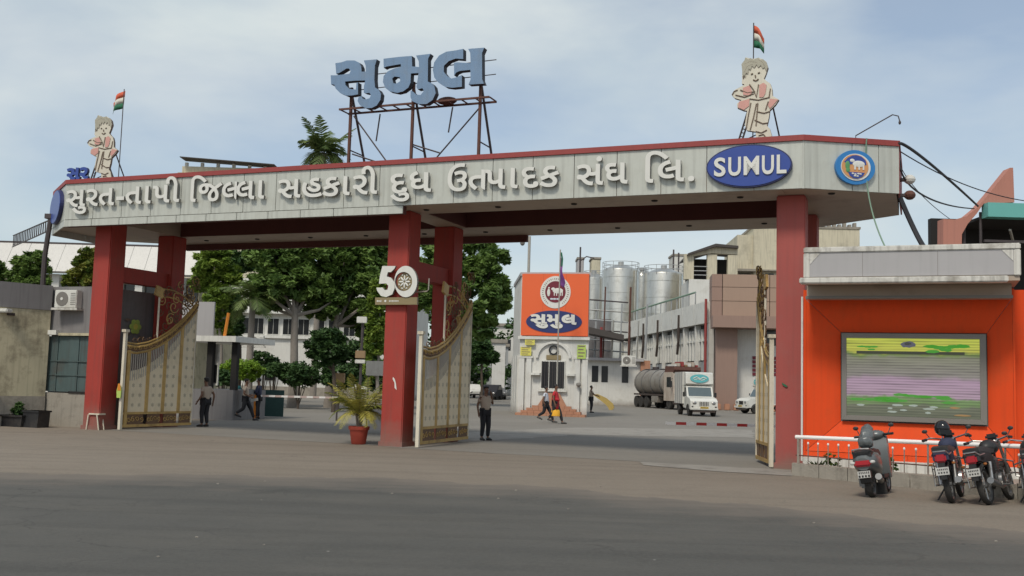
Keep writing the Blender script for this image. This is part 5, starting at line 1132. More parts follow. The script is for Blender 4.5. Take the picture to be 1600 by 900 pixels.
tree('small dark round headed tree standing under the pale trunked tree', 522, 605, 52, [(512, 528, 26, 16, 0), (498, 545, 22, 14, .3), (520, 548, 24, 16, -.2), (508, 565, 18, 10, 0)], 5200, .17, 'dark', .10, 'barkdark', 6)
tree('large spreading tree filling the view between middle pillar and kiosk', 716, 610, 74, [(690, 410, 44, 36, 0), (735, 402, 42, 30, 1), (768, 420, 36, 32, 0), (780, 462, 26, 30, 1), (745, 470, 40, 34, -1), (700, 470, 40, 34, 0), (752, 510, 28, 20, 0), (715, 520, 26, 20, 0), (655, 440, 30, 40, 1)], 17000, .27, 'mid', .3, 'barkdark', 7)
tree('low pale bushy tree under the spreading tree beside the kiosk', 752, 612, 92, [(752, 548, 22, 14, 0), (738, 560, 16, 10, 0), (765, 556, 14, 12, 0)], 2600, .30, 'dark', .12, 'barkdark', 8)
tree('small bushy tree above the hut roof beneath the slanting pole', 50, 600, 42, [(48, 408, 24, 17, 0), (62, 425, 18, 16, .3), (30, 430, 22, 13, 0), (50, 440, 28, 10, 0)], 4600, .13, 'mid', .10, 'barkdark', 9, 'small trees behind the hut')
tree('small tree with yellowish tips beside the left pillar above the hut', 130, 600, 42, [(132, 418, 20, 20, 0), (120, 438, 20, 16, .3), (138, 400, 14, 14, 0), (146, 440, 14, 16, 0)], 4400, .13, 'orangel', .10, 'barkdark', 10, 'small trees behind the hut')
tree('small tree cut by the left photo edge above the hut roof', -6, 600, 43, [(-8, 425, 16, 22, 0), (2, 438, 10, 12, 0)], 2000, .13, 'mid', .09, 'barkdark', 12, 'small trees behind the hut')
def bush(label, px, py, rx, ry, Y, n, size, m, seed, name='bush', base=None):
    c = at(px, py, Y); s = Y / F; r = thing(name, label, 'bush', (c[0], Y, 0), 0, 'clipped bushes in the yard garden')
    z = c[2]; foliage('crown', [(0, 0, z, rx * s, rx * s * .9, ry * s), (-rx * s * .5, 0, z - .1, rx * s * .5, rx * s * .4, ry * s * .8), (rx * s * .5, 0, z - .1, rx * s * .5, rx * s * .4, ry * s * .8)], n, size, m, r, seed, 40)
    MB().tube([(0, 0, -.05), (.03, 0, max(.3, z))], [.07, .05], 6).build('stem', 'barkdark', r); mb = MB()
    for k in range(5): t = k * 1.26; mb = MB(); mb.tube([(0, 0, .1), (rx * s * .5 * math.cos(t), rx * s * .4 * math.sin(t), z)], [.03, .015], 5); mb.build('branch', 'barkdark', r)
    return r
bush('bright yellow green clipped dome bush behind the walking guards', 375, 578, 34, 16, 52, 7500, .09, 'bright', 21)
bush('dark low bush right of the bright dome bush', 428, 578, 20, 12, 56, 2600, .13, 'dark', 22)
bush('wide dark hedge bush in front of the pale straight trunk', 468, 585, 32, 18, 56, 4600, .13, 'dark', 23)
bush('dark hedge bush under the office wall left of the potted palm', 530, 588, 30, 18, 58, 4200, .13, 'dark', 24)
bush('dark bush behind the crown of the potted palm', 590, 585, 26, 24, 58, 3600, .13, 'dark', 25)
bush('dark bush seen under the bright dome bush at its left', 348, 590, 20, 12, 50, 2200, .12, 'dark', 26)
bush('dark tall shrub mass between the two pale trunks', 560, 560, 30, 30, 66, 5200, .18, 'dark', 27)
bush('dark shrub left of the pale straight trunk under the windows', 412, 566, 24, 16, 62, 3000, .15, 'dark', 28)
ww = tag(foliage('far_wood', [(x, 150 + (i % 3) * 4, 3.2, 7, 4, 4.4) for i, x in enumerate(range(-130, -28, 9))] + [(x, 170, 3.2, 8, 4, 4.8) for x in range(60, 150, 11)] + [(at(x, 440 + (i % 3) * 22, 118)[0], 118 + (i % 2) * 3, at(x, 450 + (i % 3) * 22, 118)[2], 3.6, 2.5, 4.6) for i, x in enumerate(range(300, 800, 34))] + [(at(x, 540, 116)[0], 116, 3.5, 3.4, 2.2, 4.0) for x in range(560, 790, 32)], 34000, .46, 'dark', None, 31), 'far dark belt of foliage behind the trees and office', None, None, 'stuff')
def frond(L, droop, nl, lw, ll, m='palm', twist=0, rise=.6, rach=.02):
    mb = MB(); pts = []
    for k in range(nl + 1):
        t = k / nl; pts.append(Vector((L * t * (1 - .18 * droop * t), 0, L * (rise * t - droop * t * t))))
    mb.tube(pts, [rach * (1 - .8 * k / nl) for k in range(nl + 1)], 4, 1)
    rg = random.Random(int(L * 100 + droop * 77 + twist * 13))
    for k in range(2, nl + 1):
        p = pts[k]; d = (pts[k] - pts[k - 1]).normalized(); w = ll * math.sin(math.pi * min(.97, .18 + .80 * k / nl)) ** .7
        for s_ in (-1, 1):
            sd = Vector((0, s_, 0)); tip = p + sd * w * .75 + d * w * .65 + Vector((0, 0, -w * rg.uniform(.15, .5))); b1 = p + d * lw; b2 = p - d * lw
            md_ = (p + tip) / 2 + Vector((0, 0, w * .05)); mb.add([b2, b1, md_ + d * lw * 1.1, tip, md_ - d * lw * 1.1], [(0, 1, 2, 4), (4, 2, 3)], 0)
    return mb
def setface(o, v):
    me = o.data; a = me.attributes.new('tint', 'FLOAT', 'FACE'); a.data.foreach_set('value', [min(1, max(0, v + random.uniform(-.2, .2))) for _ in me.polygons])
def palm(label, name, loc, h, tr_, n, L, ll, m, group=None, lean=.3, up=1.0, seed=1, lw=.03, nl=18, bark='bark', cat='palm'):
    r = thing(name, label, cat, loc, 0, group); rg = random.Random(seed)
    if h > 0: MB().tube([(0, 0, -.05), (lean * .3, 0, h * .4), (lean, 0, h)], [tr_ * 1.3, tr_, tr_ * .8], 9).build('trunk', bark, r, True)
    for k in range(n):
        el_ = rg.random(); o = frond(L * rg.uniform(.8, 1.05), .35 + 1.0 * (1 - el_) * up, nl, lw, ll, m, k, rise=.25 + .95 * el_ * up).build('frond', [LF[m], M['barkdark']], r)
        o.location = (lean, 0, h); o.rotation_euler = (rg.uniform(-.15, .15), 0, k * 2.399 + rg.uniform(-.2, .2)); setface(o, rg.random())
    return r
p = at(507, 232, 84); palm('tall coconut palm whose crown shows above the beam below the big letters', 'coconut_palm', (p[0], 84, 0), p[2] - .5, .22, 30, 2.9, 1.0, 'palm', None, .0, 1.15, 3, .075)
p = at(388, 600, 57); z = at(388, 468, 57)[2]; palm('royal palm with a smooth grey trunk and drooping grey green fronds by the office', 'royal_palm', (p[0], 57, 0), z, .20, 16, 2.1, .75, 'palm', None, 0, .75, 5, .05)
# potted palm
pp_ = gp(560, 694); pot = thing('potted_palm', 'yellowing areca palm in a red pot standing left of the middle pillar', 'potted palm', (pp_[0], pp_[1], 0), .3)
MB().lathe([(.17, 0), (.19, .02), (.245, .38), (.275, .38), (.28, .47), (.235, .47), (.225, .42), (.02, .42)], n=28).build('pot', 'terracotta', pot, True); MB().lathe([(.22, .40), (.0, .425)], n=16).build('soil', 'soil', pot)
rg = random.Random(9)
for k in range(9): a = k * .7; MB().tube([(.05 * math.cos(a), .05 * math.sin(a), .40), (.10 * math.cos(a), .10 * math.sin(a), .75)], [.018, .012], 5).build('cane', 'bark', pot)
for k in range(44):
    e_ = rg.random(); o = frond(rg.uniform(.75, 1.15), .45 + .5 * (1 - e_), 26, .010, .27, 'palmyel', k, .60 + 1.1 * e_, .008).build('frond', [LF['palmyel'], M['barkdark']], pot)
    o.location = (0, 0, .66 + .15 * rg.random()); o.rotation_euler = (rg.uniform(-.25, .25), 0, k * 2.399); setface(o, .15 + .75 * rg.random())
# planters at the far left edge
def planter(label, u, v, w, h, m, seed, leafm='mid', s_=.3):
    r = gthing('planter', label, 'planter', u, v, 0); 
    MB().prism([[(-w * .5, 0), (w * .5, 0), (w * .56, h), (-w * .56, h)]], -w * .4, w * .4).build('tub', m, r); MB().box(-w * .6, w * .6, -w * .46, w * .46, h - .05, h).build('rim', m, r)
    if leafm: foliage('leaves', [(0, 0, h + s_ * .7, s_, s_ * .8, s_)], 500, .09, leafm, r, seed, 20)
    return r
planter('empty black tub planter on the ground in front of the hut plinth', -11.42, -.35, .55, .5, 'black', 1, None)
planter('wide dark trough planter left of the black tub', -12.15, -.3, .9, .35, 'black', 2, 'dark', .22)
planter('red pot with a leafy yellow green plant at the far left edge', -12.75, -1.2, .5, .45, 'terracotta', 3, 'yel', .42)
# weeds and agave on the plinth
ag = gthing('agave', 'dark spiky agave plant behind the left end of the railing', 'plant', 11.05, -1.55, .13)
for k in range(18):
    a = k * 2.4; e_ = .35 + .5 * ((k * .37) % 1); mb = MB(); Lx = .34; d = Vector((math.cos(a) * math.cos(e_), math.sin(a) * math.cos(e_), math.sin(e_))); sd = Vector((-math.sin(a), math.cos(a), 0)) * .03
    mb.add([sd * .6, -sd * .6, d * Lx * .5 + sd, d * Lx * .5 - sd, d * Lx], [(0, 1, 3, 2), (2, 3, 4)]); o = mb.build('leaf', LF['dark'], ag); setface(o, .3)
for k, (px, lab) in enumerate(((1306, 'tall thin weed growing behind the railing right of the agave'), (1396, 'small green weed behind the railing right of the scooter'), (1290, 'low weed tuft between agave and scooter'))):
    u, z = onv(px, 715, -2.2); r = gthing('weed', lab, 'plant', u, pv(u) + .5, .13); foliage('leaves', [(0, 0, .2, .07, .07, .2)], 110, .05, 'mid', r, 50 + k, 12); MB().tube([(0, 0, 0), (.01, 0, .35)], .006, 4).build('stem', 'barkdark', r)
# flower painting on the grey inner wall of the hut
r = gthing('wall_painting', 'small yellow flower painting on the grey wall seen between the left pillars', 'painting', -10.06, 2.0, 3.15, rz=math.pi / 2)
for k in range(6): a = k * 1.047; MB().ell((.16 * math.cos(a), -.02, .16 * math.sin(a)), .11, .012, .09, 10).build('petal', 'green', r)
MB().ell((0, -.03, 0), .1, .012, .1, 10).build('flower_centre', 'yellow', r)
for dx, dz in ((-.35, .2), (.3, -.32), (-.3, -.25)): MB().ell((dx, -.02, dz), .12, .012, .05, 8).build('leaf', 'figline', r)

# ------------------------------------------------------------------ barriers
def barrier(label, a, b, z, post=True, group='striped barrier arms', n=9, pm='barorange', m2='barred'):
    a = Vector((a[0], a[1], 0)); b = Vector((b[0], b[1], 0)); d = b - a; L = d.length; r = thing('barrier_arm', label, 'barrier', a, math.atan2(d.y, d.x), group)
    for k in range(n): MB().box(L * k / n, L * (k + 1) / n - .003, -.03, .03, z - .038, z + .038).build('arm_band', 'railw' if k % 2 == 0 else m2, r)
    if post: MB().bev(-.22, .02, -.14, .14, 0, z + .04, .03).build('pivot_post', pm, r); (MB().box(L - .05, L + .02, -.04, .04, 0, z - .052).build('rest_post', 'steel', r) if post is True else None)
    return r
a = at(399, 640, 41); b = at(527, 640, 41.6); barrier('closed white barrier arm with an orange pivot post beyond the left opening', a, b, .93, n=13, m2='faded')
a = gp(1040, 661, .75); b = gp(1215, 666, .75); barrier('red and white striped barrier arm behind the right gate leaf', b, a, .75, n=11, post='end')
yb = thing('chute_barrier', 'short drooping yellow barrier arm held by the guard right of the kiosk', 'barrier', gp(940, 640)[:2] + (0,), -.3)
MB().prism([(-.75, 1.12), (-.3, 1.12), (.35, .85), (.85, .45), (.95, .12), (.55, .1), (.3, .4), (-.2, .75)], -.08, .08).build('arm', 'baryellow', yb); MB().box(.55, .85, -.1, .1, 0, .14).build('foot', 'baryellow', yb)
bd_ = thing('notice_board', 'blank white notice board on legs left of the middle pillar behind the palm', 'board', at(586, 640, 33)[:2] + (0,), -.2)
zb0 = at(586, 587, 33)[2]; zb1 = at(586, 564, 33)[2]; MB().bev(-.36, .36, -.02, .02, zb0, zb1, .01).build('board', 'vanwhite', bd_)
for x in (-.28, .28): MB().box(x - .02, x + .02, .02, .06, 0, zb1).build('leg', 'steel', bd_)
MB().box(-.2, .32, -.05, -.02, .1, .75).build('lower_panel', 'greypanel', bd_)
bx = thing('pole_with_boxes', 'dark pole carrying a pale meter box and cardboard box left of the middle pillar', 'pole', at(561, 640, 46)[:2] + (0,), 0)
MB().tube([(0, 0, 0), (0, 0, at(561, 495, 46)[2])], .06, 8).build('pole', 'steel', bx)
for y0, y1, m, nm in ((505, 495, 'vanwhite', 'lamp_box'), (560, 548, 'straw', 'meter_box'), (568, 562, 'vanwhite', 'lower_box')): MB().bev(-.25, .2, -.2, -.06, at(561, y0, 46)[2], at(561, y1, 46)[2], .02).build(nm, m, bx)
ob = thing('cardboard_box', 'brown cardboard box hung on a garden rail left of the potted palm', 'box', at(529, 598, 53), 0); MB().bev(-.3, .3, -.2, .2, 0, .5, .02).build('box_body', 'straw', ob); MB().box(-.02, .02, -.02, .02, -.9, 0).build('stand', 'steel', ob)
# ------------------------------------------------------------------ two-wheelers
def wheel(parent, x, r, w, name='wheel'):
    o = MB().lathe([(r * .12, -w * .5), (r * .12, w * .5)], (x, 0, r), 'Y', 10).build(name, 'greymetal', parent)
    pr = [(r * .80, -w * .36), (r * .9, -w * .5), (r * .98, -w * .28), (r, 0), (r * .98, w * .28), (r * .9, w * .5), (r * .80, w * .36)]
    vs = []; n = 28
    for rr, h in pr:
        for k in range(n): t = 2 * math.pi * k / n; vs.append((x + rr * math.sin(t), h, r + rr * math.cos(t)))
    fs = [(i * n + k, i * n + (k + 1) % n, ((i + 1) % len(pr)) * n + (k + 1) % n, ((i + 1) % len(pr)) * n + k) for i in range(len(pr)) for k in range(n)]
    MB().add(vs, fs).build('tyre', 'rubber', o, True)
    vs = []
    for rr, h in ((r * .72, -w * .2), (r * .80, -w * .36), (r * .80, w * .36), (r * .72, w * .2)):
        for k in range(n): t = 2 * math.pi * k / n; vs.append((x + rr * math.sin(t), h, r + rr * math.cos(t)))
    mb = MB().add(vs, [(i * n + k, i * n + (k + 1) % n, ((i + 1) % 4) * n + (k + 1) % n, ((i + 1) % 4) * n + k) for i in range(4) for k in range(n)])
    mb.build('rim', 'greymetal', o, True)
    mb = MB()
    for k in range(6): t = k * math.pi / 3; mb.tube([(x, 0, r), (x + r * .74 * math.sin(t), 0, r + r * .74 * math.cos(t))], .012, 5)
    mb.build('spokes', 'chrome', o); return o
def motorcycle(label, loc, heading, lean=-.13, tank='navy', plate='plate', group='motorcycles parked nose in along the plinth', extra=True):
    r = thing('motorcycle', label, 'motorcycle', loc, 0, group); r.rotation_euler = (lean, 0, math.pi / 2 - heading)
    wheel(r, 0, .30, .10); wheel(r, 1.26, .30, .085)
    MB().prism([(-.36, .42), (-.30, .60), (-.05, .70), (.30, .66), (.30, .58), (-.02, .62), (-.24, .54), (-.31, .40)], -.07, .07).build('rear_fender', 'black', r, True)
    mb = MB(); mb.bev(-.32, -.05, -.12, .12, .66, .80, .04); mb.prism([(-.36, .70), (-.05, .66), (.35, .66), (.35, .80), (0, .84), (-.34, .82)], -.12, .12); mb.build('tail_cowl', tank, r, True)
    MB().bev(-.40, -.33, -.085, .085, .665, .79, .025).build('tail_lamp', 'tail', r)
    o = MB().box(-.43, -.415, -.10, .10, .47, .59).build('number_plate', plate, r)
    mb = MB(); [mb.box(-.434, -.4305, -.08 + k * .027, -.066 + k * .027, .545, .57) for k in range(6)]; [mb.box(-.434, -.4305, -.075 + k * .04, -.055 + k * .04, .495, .52) for k in range(4)]; tag(mb.build('plate_digit', 'black', r), None, None, None, 'stuff')
    MB().box(-.415, -.36, -.05, .05, .40, .66).build('plate_bracket', 'black', r)
    for s_ in (-1, 1):
        MB().ell((-.30, .17 * s_, .64), .025, .03, .022, 10).build('indicator', 'amber', r); 
        MB().tube([(0, .12 * s_, .30), (.12, .13 * s_, .66)], [.035, .03], 10).build('shock_absorber', 'chrome', r)
        MB().tube([(-.02, .09 * s_, .30), (.52, .10 * s_, .34)], .022, 6).build('swing_arm', 'greymetal', r)
        MB().tube([(1.26, .09 * s_, .30), (1.10, .09 * s_, .78), (1.02, .09 * s_, .98)], .026, 8).build('fork', 'chrome', r)
        MB().tube([(1.0, .09 * s_, 1.0), (.93, .28 * s_, 1.04), (.80, .36 * s_, 1.02)], .016, 6).build('handlebar', 'chrome', r)
        MB().tube([(.84, .33 * s_, 1.02), (.76, .38 * s_, 1.01)], .024, 8).build('grip', 'black', r)
        MB().tube([(.92, .28 * s_, 1.04), (.96, .34 * s_, 1.14)], .008, 5).build('mirror_stem', 'black', r); MB().ell((.95, .35 * s_, 1.16), .015, .048, .034, 12).build('mirror', 'black', r)
        MB().tube([(.45, .14 * s_, .28), (.47, .26 * s_, .27)], .016, 6).build('foot_peg', 'black', r)
        MB().bev(.08, .34, .105 * s_ - .02, .105 * s_ + .02, .46, .66, .015).build('side_cover', tank, r)
    MB().tube([(-.33, .13, .78), (-.40, .09, .84), (-.40, -.09, .84), (-.33, -.13, .78), (-.1, -.14, .80)], .012, 6).build('grab_rail', 'chrome', r)
    MB().prism([(-.30, .83), (-.1, .84), (.25, .80), (.52, .80), (.56, .86), (.30, .88), (-.05, .92), (-.30, .90)], -.125, .125).build('seat', 'black', r, True)
    MB().ell((.74, 0, .90), .27, .145, .13, 18).build('fuel_tank', tank, r, True)
    mb = MB(); mb.bev(.42, .78, -.11, .11, .26, .50, .03); mb.bev(.56, .76, -.09, .09, .50, .74, .02)
    for k in range(5): mb.box(.54, .78, -.105, .105, .52 + k * .04, .53 + k * .04)
    mb.build('engine', 'greymetal', r)
    MB().lathe([(.05, -.18), (.11, -.17), (.115, -.12)], (.52, 0, .36), 'Y', 18).build('clutch_cover', 'chrome', r, True)
    MB().tube([(.74, -.10, .45), (.66, -.15, .26), (.40, -.16, .24), (.12, -.17, .30)], [.022, .022, .025, .03], 8).build('exhaust_pipe', 'chrome', r, True)
    MB().tube([(.16, -.17, .29), (-.30, -.19, .38)], [.042, .052], 12).build('silencer', 'greymetal', r, True)
    mb = MB(); mb.tube([(1.0, 0, .92), (.72, 0, .78), (.30, 0, .74), (0, 0, .70)], .022, 6); mb.tube([(1.0, 0, .88), (.86, 0, .45), (.50, 0, .24), (.30, 0, .5), (.3, 0, .74)], .022, 6); mb.build('frame', 'black', r)
    MB().prism([(1.12, .60), (1.24, .66), (1.44, .60), (1.55, .46), (1.50, .46), (1.40, .56), (1.24, .61), (1.12, .56)], -.055, .055).build('front_fender', tank, r, True)
    MB().ell((1.12, 0, .96), .10, .10, .11, 16).build('headlamp', 'chrome', r, True); MB().bev(1.0, 1.1, -.1, .1, 1.02, 1.12, .03).build('instrument_pod', 'black', r)
    MB().tube([(.40, .10, .25), (.34, .28, .01)], .014, 6).build('side_stand', 'black', r)
    mb = MB()
    for dz in (0, .13, .26): mb.tube([(-.22, .17, .30 + dz), (.22, .17, .30 + dz)], .008, 5)
    mb.tube([(-.22, .17, .30), (-.22, .17, .62)], .01, 5); mb.tube([(.22, .17, .30), (.22, .17, .62)], .01, 5); mb.tube([(0, .17, .30), (0, .17, .62)], .008, 5); mb.build('saree_guard', 'chrome', r)
    mb = MB(); mb.tube([(.86, -.05, .40), (.86, -.28, .44), (.84, -.29, .62), (.9, -.05, .70)], .014, 6); mb.tube([(.86, .05, .40), (.86, .28, .44), (.84, .29, .62), (.9, .05, .70)], .014, 6); mb.build('crash_guard', 'chrome', r)
    return r
def scooter(label, loc, heading, lean=-.16):
    r = thing('scooter', label, 'scooter', loc, 0); r.rotation_euler = (lean, 0, math.pi / 2 - heading)
    wheel(r, 0, .24, .11); wheel(r, 1.22, .24, .10)
    # side panels: a lofted tail body
    sec = [(-.34, .56, .10, .10), (-.26, .60, .17, .15), (-.05, .58, .21, .19), (.20, .54, .20, .22), (.42, .48, .14, .22)]
    vs = []; fs = []; n = 16
    for x, z, w, h in sec:
        for k in range(n): t = 2 * math.pi * k / n; c_, s_ = math.cos(t), math.sin(t); vs.append((x, w * math.copysign(abs(c_) ** .7, c_), z + h * math.copysign(abs(s_) ** .8, s_)))
    for i in range(len(sec) - 1):
        for k in range(n): fs.append((i * n + k, i * n + (k + 1) % n, (i + 1) * n + (k + 1) % n, (i + 1) * n + k))
    fs += [tuple(range(n)), tuple((len(sec) - 1) * n + k for k in range(n))]
    MB().add(vs, fs).build('body_shell', 'scootgrey', r, True)
    MB().bev(-.39, -.32, -.14, .14, .52, .62, .03).build('tail_lamp', 'tail', r)
    for s_ in (-1, 1): MB().ell((-.34, .16 * s_, .585), .05, .045, .03, 10).build('indicator', 'plate', r)
    MB().box(-.37, -.355, -.10, .10, .34, .45).build('number_plate', 'plate', r)
    mb = MB(); [mb.box(-.373, -.3705, -.085 + k * .03, -.070 + k * .03, .405, .44) for k in range(6)]; [mb.box(-.373, -.3705, -.09 + k * .05, -.06 + k * .05, .35, .385) for k in range(4)]; tag(mb.build('plate_digit', 'black', r), None, None, None, 'stuff')
    MB().prism([(-.34, .46), (-.30, .26), (-.24, .24), (-.20, .44), (.1, .5), (.1, .4), (-.16, .54)], -.09, .09).build('mudguard', 'black', r)
    MB().prism([(-.30, .76), (-.05, .80), (.35, .76), (.44, .70), (.42, .66), (-.30, .68)], -.15, .15).build('seat', 'black', r, True)
    MB().tube([(-.2, .17, .74), (-.36, .13, .80), (-.38, 0, .81), (-.36, -.13, .80), (-.2, -.17, .74)], .014, 8).build('grab_rail', 'chrome', r)
    MB().box(.40, .86, -.16, .16, .28, .34).build('floorboard', 'black', r)
    MB().prism([(.84, .26), (.92, .30), (1.04, .92), (.98, .98), (.90, .90), (.80, .40)], -.19, .19).build('leg_shield', 'scootgrey', r, True)
    MB().prism([(1.08, .42), (1.22, .50), (1.42, .40), (1.46, .28), (1.40, .28), (1.3, .40), (1.1, .36)], -.07, .07).build('front_fender', 'scootgrey', r, True)
    MB().tube([(1.22, 0, .24), (1.0, 0, .95)], .035, 8).build('steering_column', 'black', r)
    MB().ell((.98, 0, 1.0), .13, .17, .09, 14).build('headlamp_cowl', 'scootgrey', r, True)
    for s_ in (-1, 1):
        MB().tube([(.95, .12 * s_, 1.0), (.84, .33 * s_, 1.0)], .022, 8).build('handlebar', 'black', r)
        MB().tube([(.9, .24 * s_, 1.02), (.94, .29 * s_, 1.13)], .008, 5).build('mirror_stem', 'black', r); MB().ell((.93, .30 * s_, 1.15), .015, .05, .036, 12).build('mirror', 'black', r)
    mb = MB(); mb.bev(-.05, .30, .06, .18, .16, .36, .03); mb.build('engine', 'greymetal', r); MB().tube([(.28, -.14, .26), (.02, -.17, .26), (-.22, -.19, .34)], [.03, .05, .055], 12).build('silencer', 'greymetal', r, True)
    MB().box(.30, .34, -.18, .18, .02, .22).build('centre_stand', 'black', r); return r
M['scootgrey'] = mat('scooter_grey_paint', (.13, .14, .14), .3, .2, .1, 3)
x, y = gp(1364, 777); scooter('grey and black scooter parked first in the row, tail to the road', (x, y, 0), R(31))
cv = thing('seat_cover', 'crumpled grey rain cover piled on the scooter seat', 'cover', (x, y, 0), 0); cv.rotation_euler = (-.16, 0, math.pi / 2 - R(31))
mb = MB(); ry = Matrix.Rotation(R(38), 3, 'Y')
for c_, rx, ry_, rz2 in (((.05, -.02, .90), .13, .13, .10), ((.16, -.03, 1.00), .11, .12, .15), ((.30, -.02, 1.10), .09, .10, .12), ((.22, .04, .92), .14, .10, .09)): mb.ell(c_, rx, ry_, rz2, 14, None, ry)
o = mb.build('cover_cloth', 'scootgrey', cv, True); rm = o.modifiers.new('fuse', 'REMESH'); rm.mode = 'VOXEL'; rm.voxel_size = .02; rm.use_smooth_shade = True
dt = bpy.data.textures.new('folds', 'CLOUDS'); dt.noise_scale = .09; dm = o.modifiers.new('folds', 'DISPLACE'); dm.texture = dt; dm.strength = .05
x, y = gp(1488, 786); mc = motorcycle('motorcycle with a blue tank and black helmet on its mirror, second in the row', (x, y, 0), R(30), -.17)
x2, y2 = gp(1546, 789); motorcycle('black motorcycle with a crash guard parked right of the blue tanked one', (x2, y2, 0), R(40), -.22, 'black')
x3, y3 = gp(1622, 790); motorcycle('motorcycle cut off by the right photo edge', (x3, y3, 0), R(28), -.14, 'black')
hp = at(1472, 669, 17.4)
he = thing('helmet', 'glossy black helmet perched on the mirror of the second two wheeler', 'helmet', hp, 0)
M['gloss'] = mat('gloss_black', (.012, .012, .014), .12, 0, .1, 5); MB().ell((0, 0, 0), .125, .145, .135, 24).build('shell', 'gloss', he, True); mb = MB(); mb.prism([(-.10, -.02), (.10, -.02), (.085, -.10), (-.085, -.10)], -.145, -.05); mb.build('visor', 'darkwin', he); MB().tube([(.0, 0, -.12), (.02, .02, -.22)], .012, 6).build('chin_strap', 'shirtwhite', he)

# ------------------------------------------------------------------ vans, tanker
def van(label, loc, rz, group='white box vans', side='vangrey'):
    r = thing('box_van', label, 'van', loc, rz, group)       # +x forward, origin under the front bumper
    MB().prism([(-.05, .45), (0, .55), (-.02, .95), (-.35, 1.12), (-1.10, 1.22), (-1.45, 1.22), (-1.45, .45)], -.86, .86).build('bonnet', 'vanwhite', r)
    MB().prism([(-1.12, 1.224), (-1.50, 1.86), (-1.6, 1.92), (-2.2, 1.92), (-2.2, .5), (-1.46, .5), (-1.46, 1.224)], -.84, .84).build('cab', 'vanwhite', r)
    MB().prism([(-1.14, 1.26), (-1.48, 1.82), (-1.50, 1.82), (-1.17, 1.25)], -.74, .74, lambda x, y, z: (x + .015, y, z)).build('windscreen', 'winglass', r)
    for s_ in (-1, 1):
        o = MB().box(-2.1, -1.5, .84 * s_ - .012, .84 * s_ + .012, 1.25, 1.8).build('side_window', 'darkwin', r)
        MB().prism([(-.02, .56), (.01, .60), (.0, .92), (-.04, .93)], .5 * s_ - .16, .5 * s_ + .24 * (1 if s_ > 0 else 1)).build('headlamp_panel', 'vanwhite', r)
        MB().ell((.01, .60 * s_, .84), .05, .13, .10, 14).build('headlamp', 'chrome', r, True)
        MB().ell((.02, .74 * s_, .60), .03, .07, .045, 10).build('fog_lamp', 'darkwin', r)
        MB().tube([(-1.35, .86 * s_, 1.25), (-1.3, 1.02 * s_, 1.3)], .012, 5).build('mirror_arm', 'black', r); MB().bev(-1.33, -1.27, 1.02 * s_ - .07, 1.02 * s_ + .07, 1.2, 1.5, .02).build('mirror', 'black', r)
    for k in range(6): MB().box(-.0, .03, -.28 + k * .1, -.24 + k * .1, .66, .92).build('grille_slot', 'dark', r)
    MB().bev(-.12, .10, -.88, .88, .40, .56, .03).build('bumper', 'vanwhite', r); MB().box(-.1, .05, -.7, .7, .26, .398).build('air_dam', 'chassis', r)
    MB().box(.101, .115, -.26, .26, .50, .61).build('number_plate', 'yplate', r)
    mb = MB(); [mb.box(.116, .119, -.22 + k * .05, -.19 + k * .05, .53, .58) for k in range(9)]; tag(mb.build('plate_digit', 'black', r), None, None, None, 'stuff')
    MB().prism([(-1.62, 1.95), (-1.40, 2.05), (-1.50, 2.72), (-1.7, 2.78), (-2.2, 2.78), (-2.2, 1.95)], -.88, .88).build('cargo_nose', 'vanwhite', r)
    MB().box(-4.8, -2.22, -.92, .92, .75, 2.80).build('cargo_box', side, r)
    for k in range(5): MB().box(-4.78 + k * .64, -4.74 + k * .64, -.935, .935, .76, 2.79).build('box_rib', 'vanwhite', r)
    o = MB(); o.T = Matrix.Translation((-1.40, 0, 2.38)) @ Matrix.Rotation(-.147, 4, 'Y'); mb = o
    n = 28; mb.add([(0.012, .60 * math.cos(2 * math.pi * k / n), .27 * math.sin(2 * math.pi * k / n)) for k in range(n)] + [(-.04, .60 * math.cos(2 * math.pi * k / n), .27 * math.sin(2 * math.pi * k / n)) for k in range(n)], [tuple(range(n))] + [(k, (k + 1) % n, n + (k + 1) % n, n + k) for k in range(n)]); mb.build('oval_logo', 'logoteal', r)
    mb = MB(); mb.T = Matrix.Translation((-1.385, 0, 2.38)) @ Matrix.Rotation(-.147, 4, 'Y')
    mb.tube([(0, -.42, -.02), (0, -.2, .10), (0, .05, -.02), (0, .25, .08), (0, .45, .0)], .035, 5); mb.tube([(0, -.35, -.10), (0, -.1, -.02), (0, .15, -.12), (0, .35, -.04)], .025, 5); mb.build('logo_script', 'vanwhite', r)
    for x in (-.75, -3.7):
        for s_ in (-1, 1):
            o = MB().lathe([(.17, .70 * s_), (.17, .86 * s_)], (x, 0, .34), 'Y', 16).build('wheel', 'greymetal', r); MB().lathe([(.18, .62 * s_), (.32, .62 * s_), (.35, .68 * s_), (.35, .82 * s_), (.32, .87 * s_), (.20, .87 * s_)], (x, 0, .35), 'Y', 22).build('tyre', 'rubber', o, True)
            MB().prism([(x + .42 * math.cos(t), .36 + .40 * math.sin(t)) for t in np.linspace(0, math.pi, 10)] + [(x + .36 * math.cos(t), .36 + .35 * math.sin(t)) for t in np.linspace(math.pi, 0, 10)], .80 * s_, .90 * s_).build('wheel_arch', 'black', r)
    MB().box(-4.7, -.3, -.6, .6, .35, .5).build('chassis', 'chassis', r)
    return r
M['winglass'] = mat('windscreen_glass', (.10, .13, .14), .1, 0, .1, 2); M['logoteal'] = mat('logo_teal', (.10, .38, .40), .4, 0, .1, 4)
a = gp(1100, 651); van('white pickup van with a tall box and oval logo above its cab', (a[0], a[1], 0), R(-88))
b = gp(1158, 646); v2 = clone(bpy.data.objects['box_van'], (b[0], b[1], 0), R(-163), 'white box van mostly hidden behind the right gate leaf')
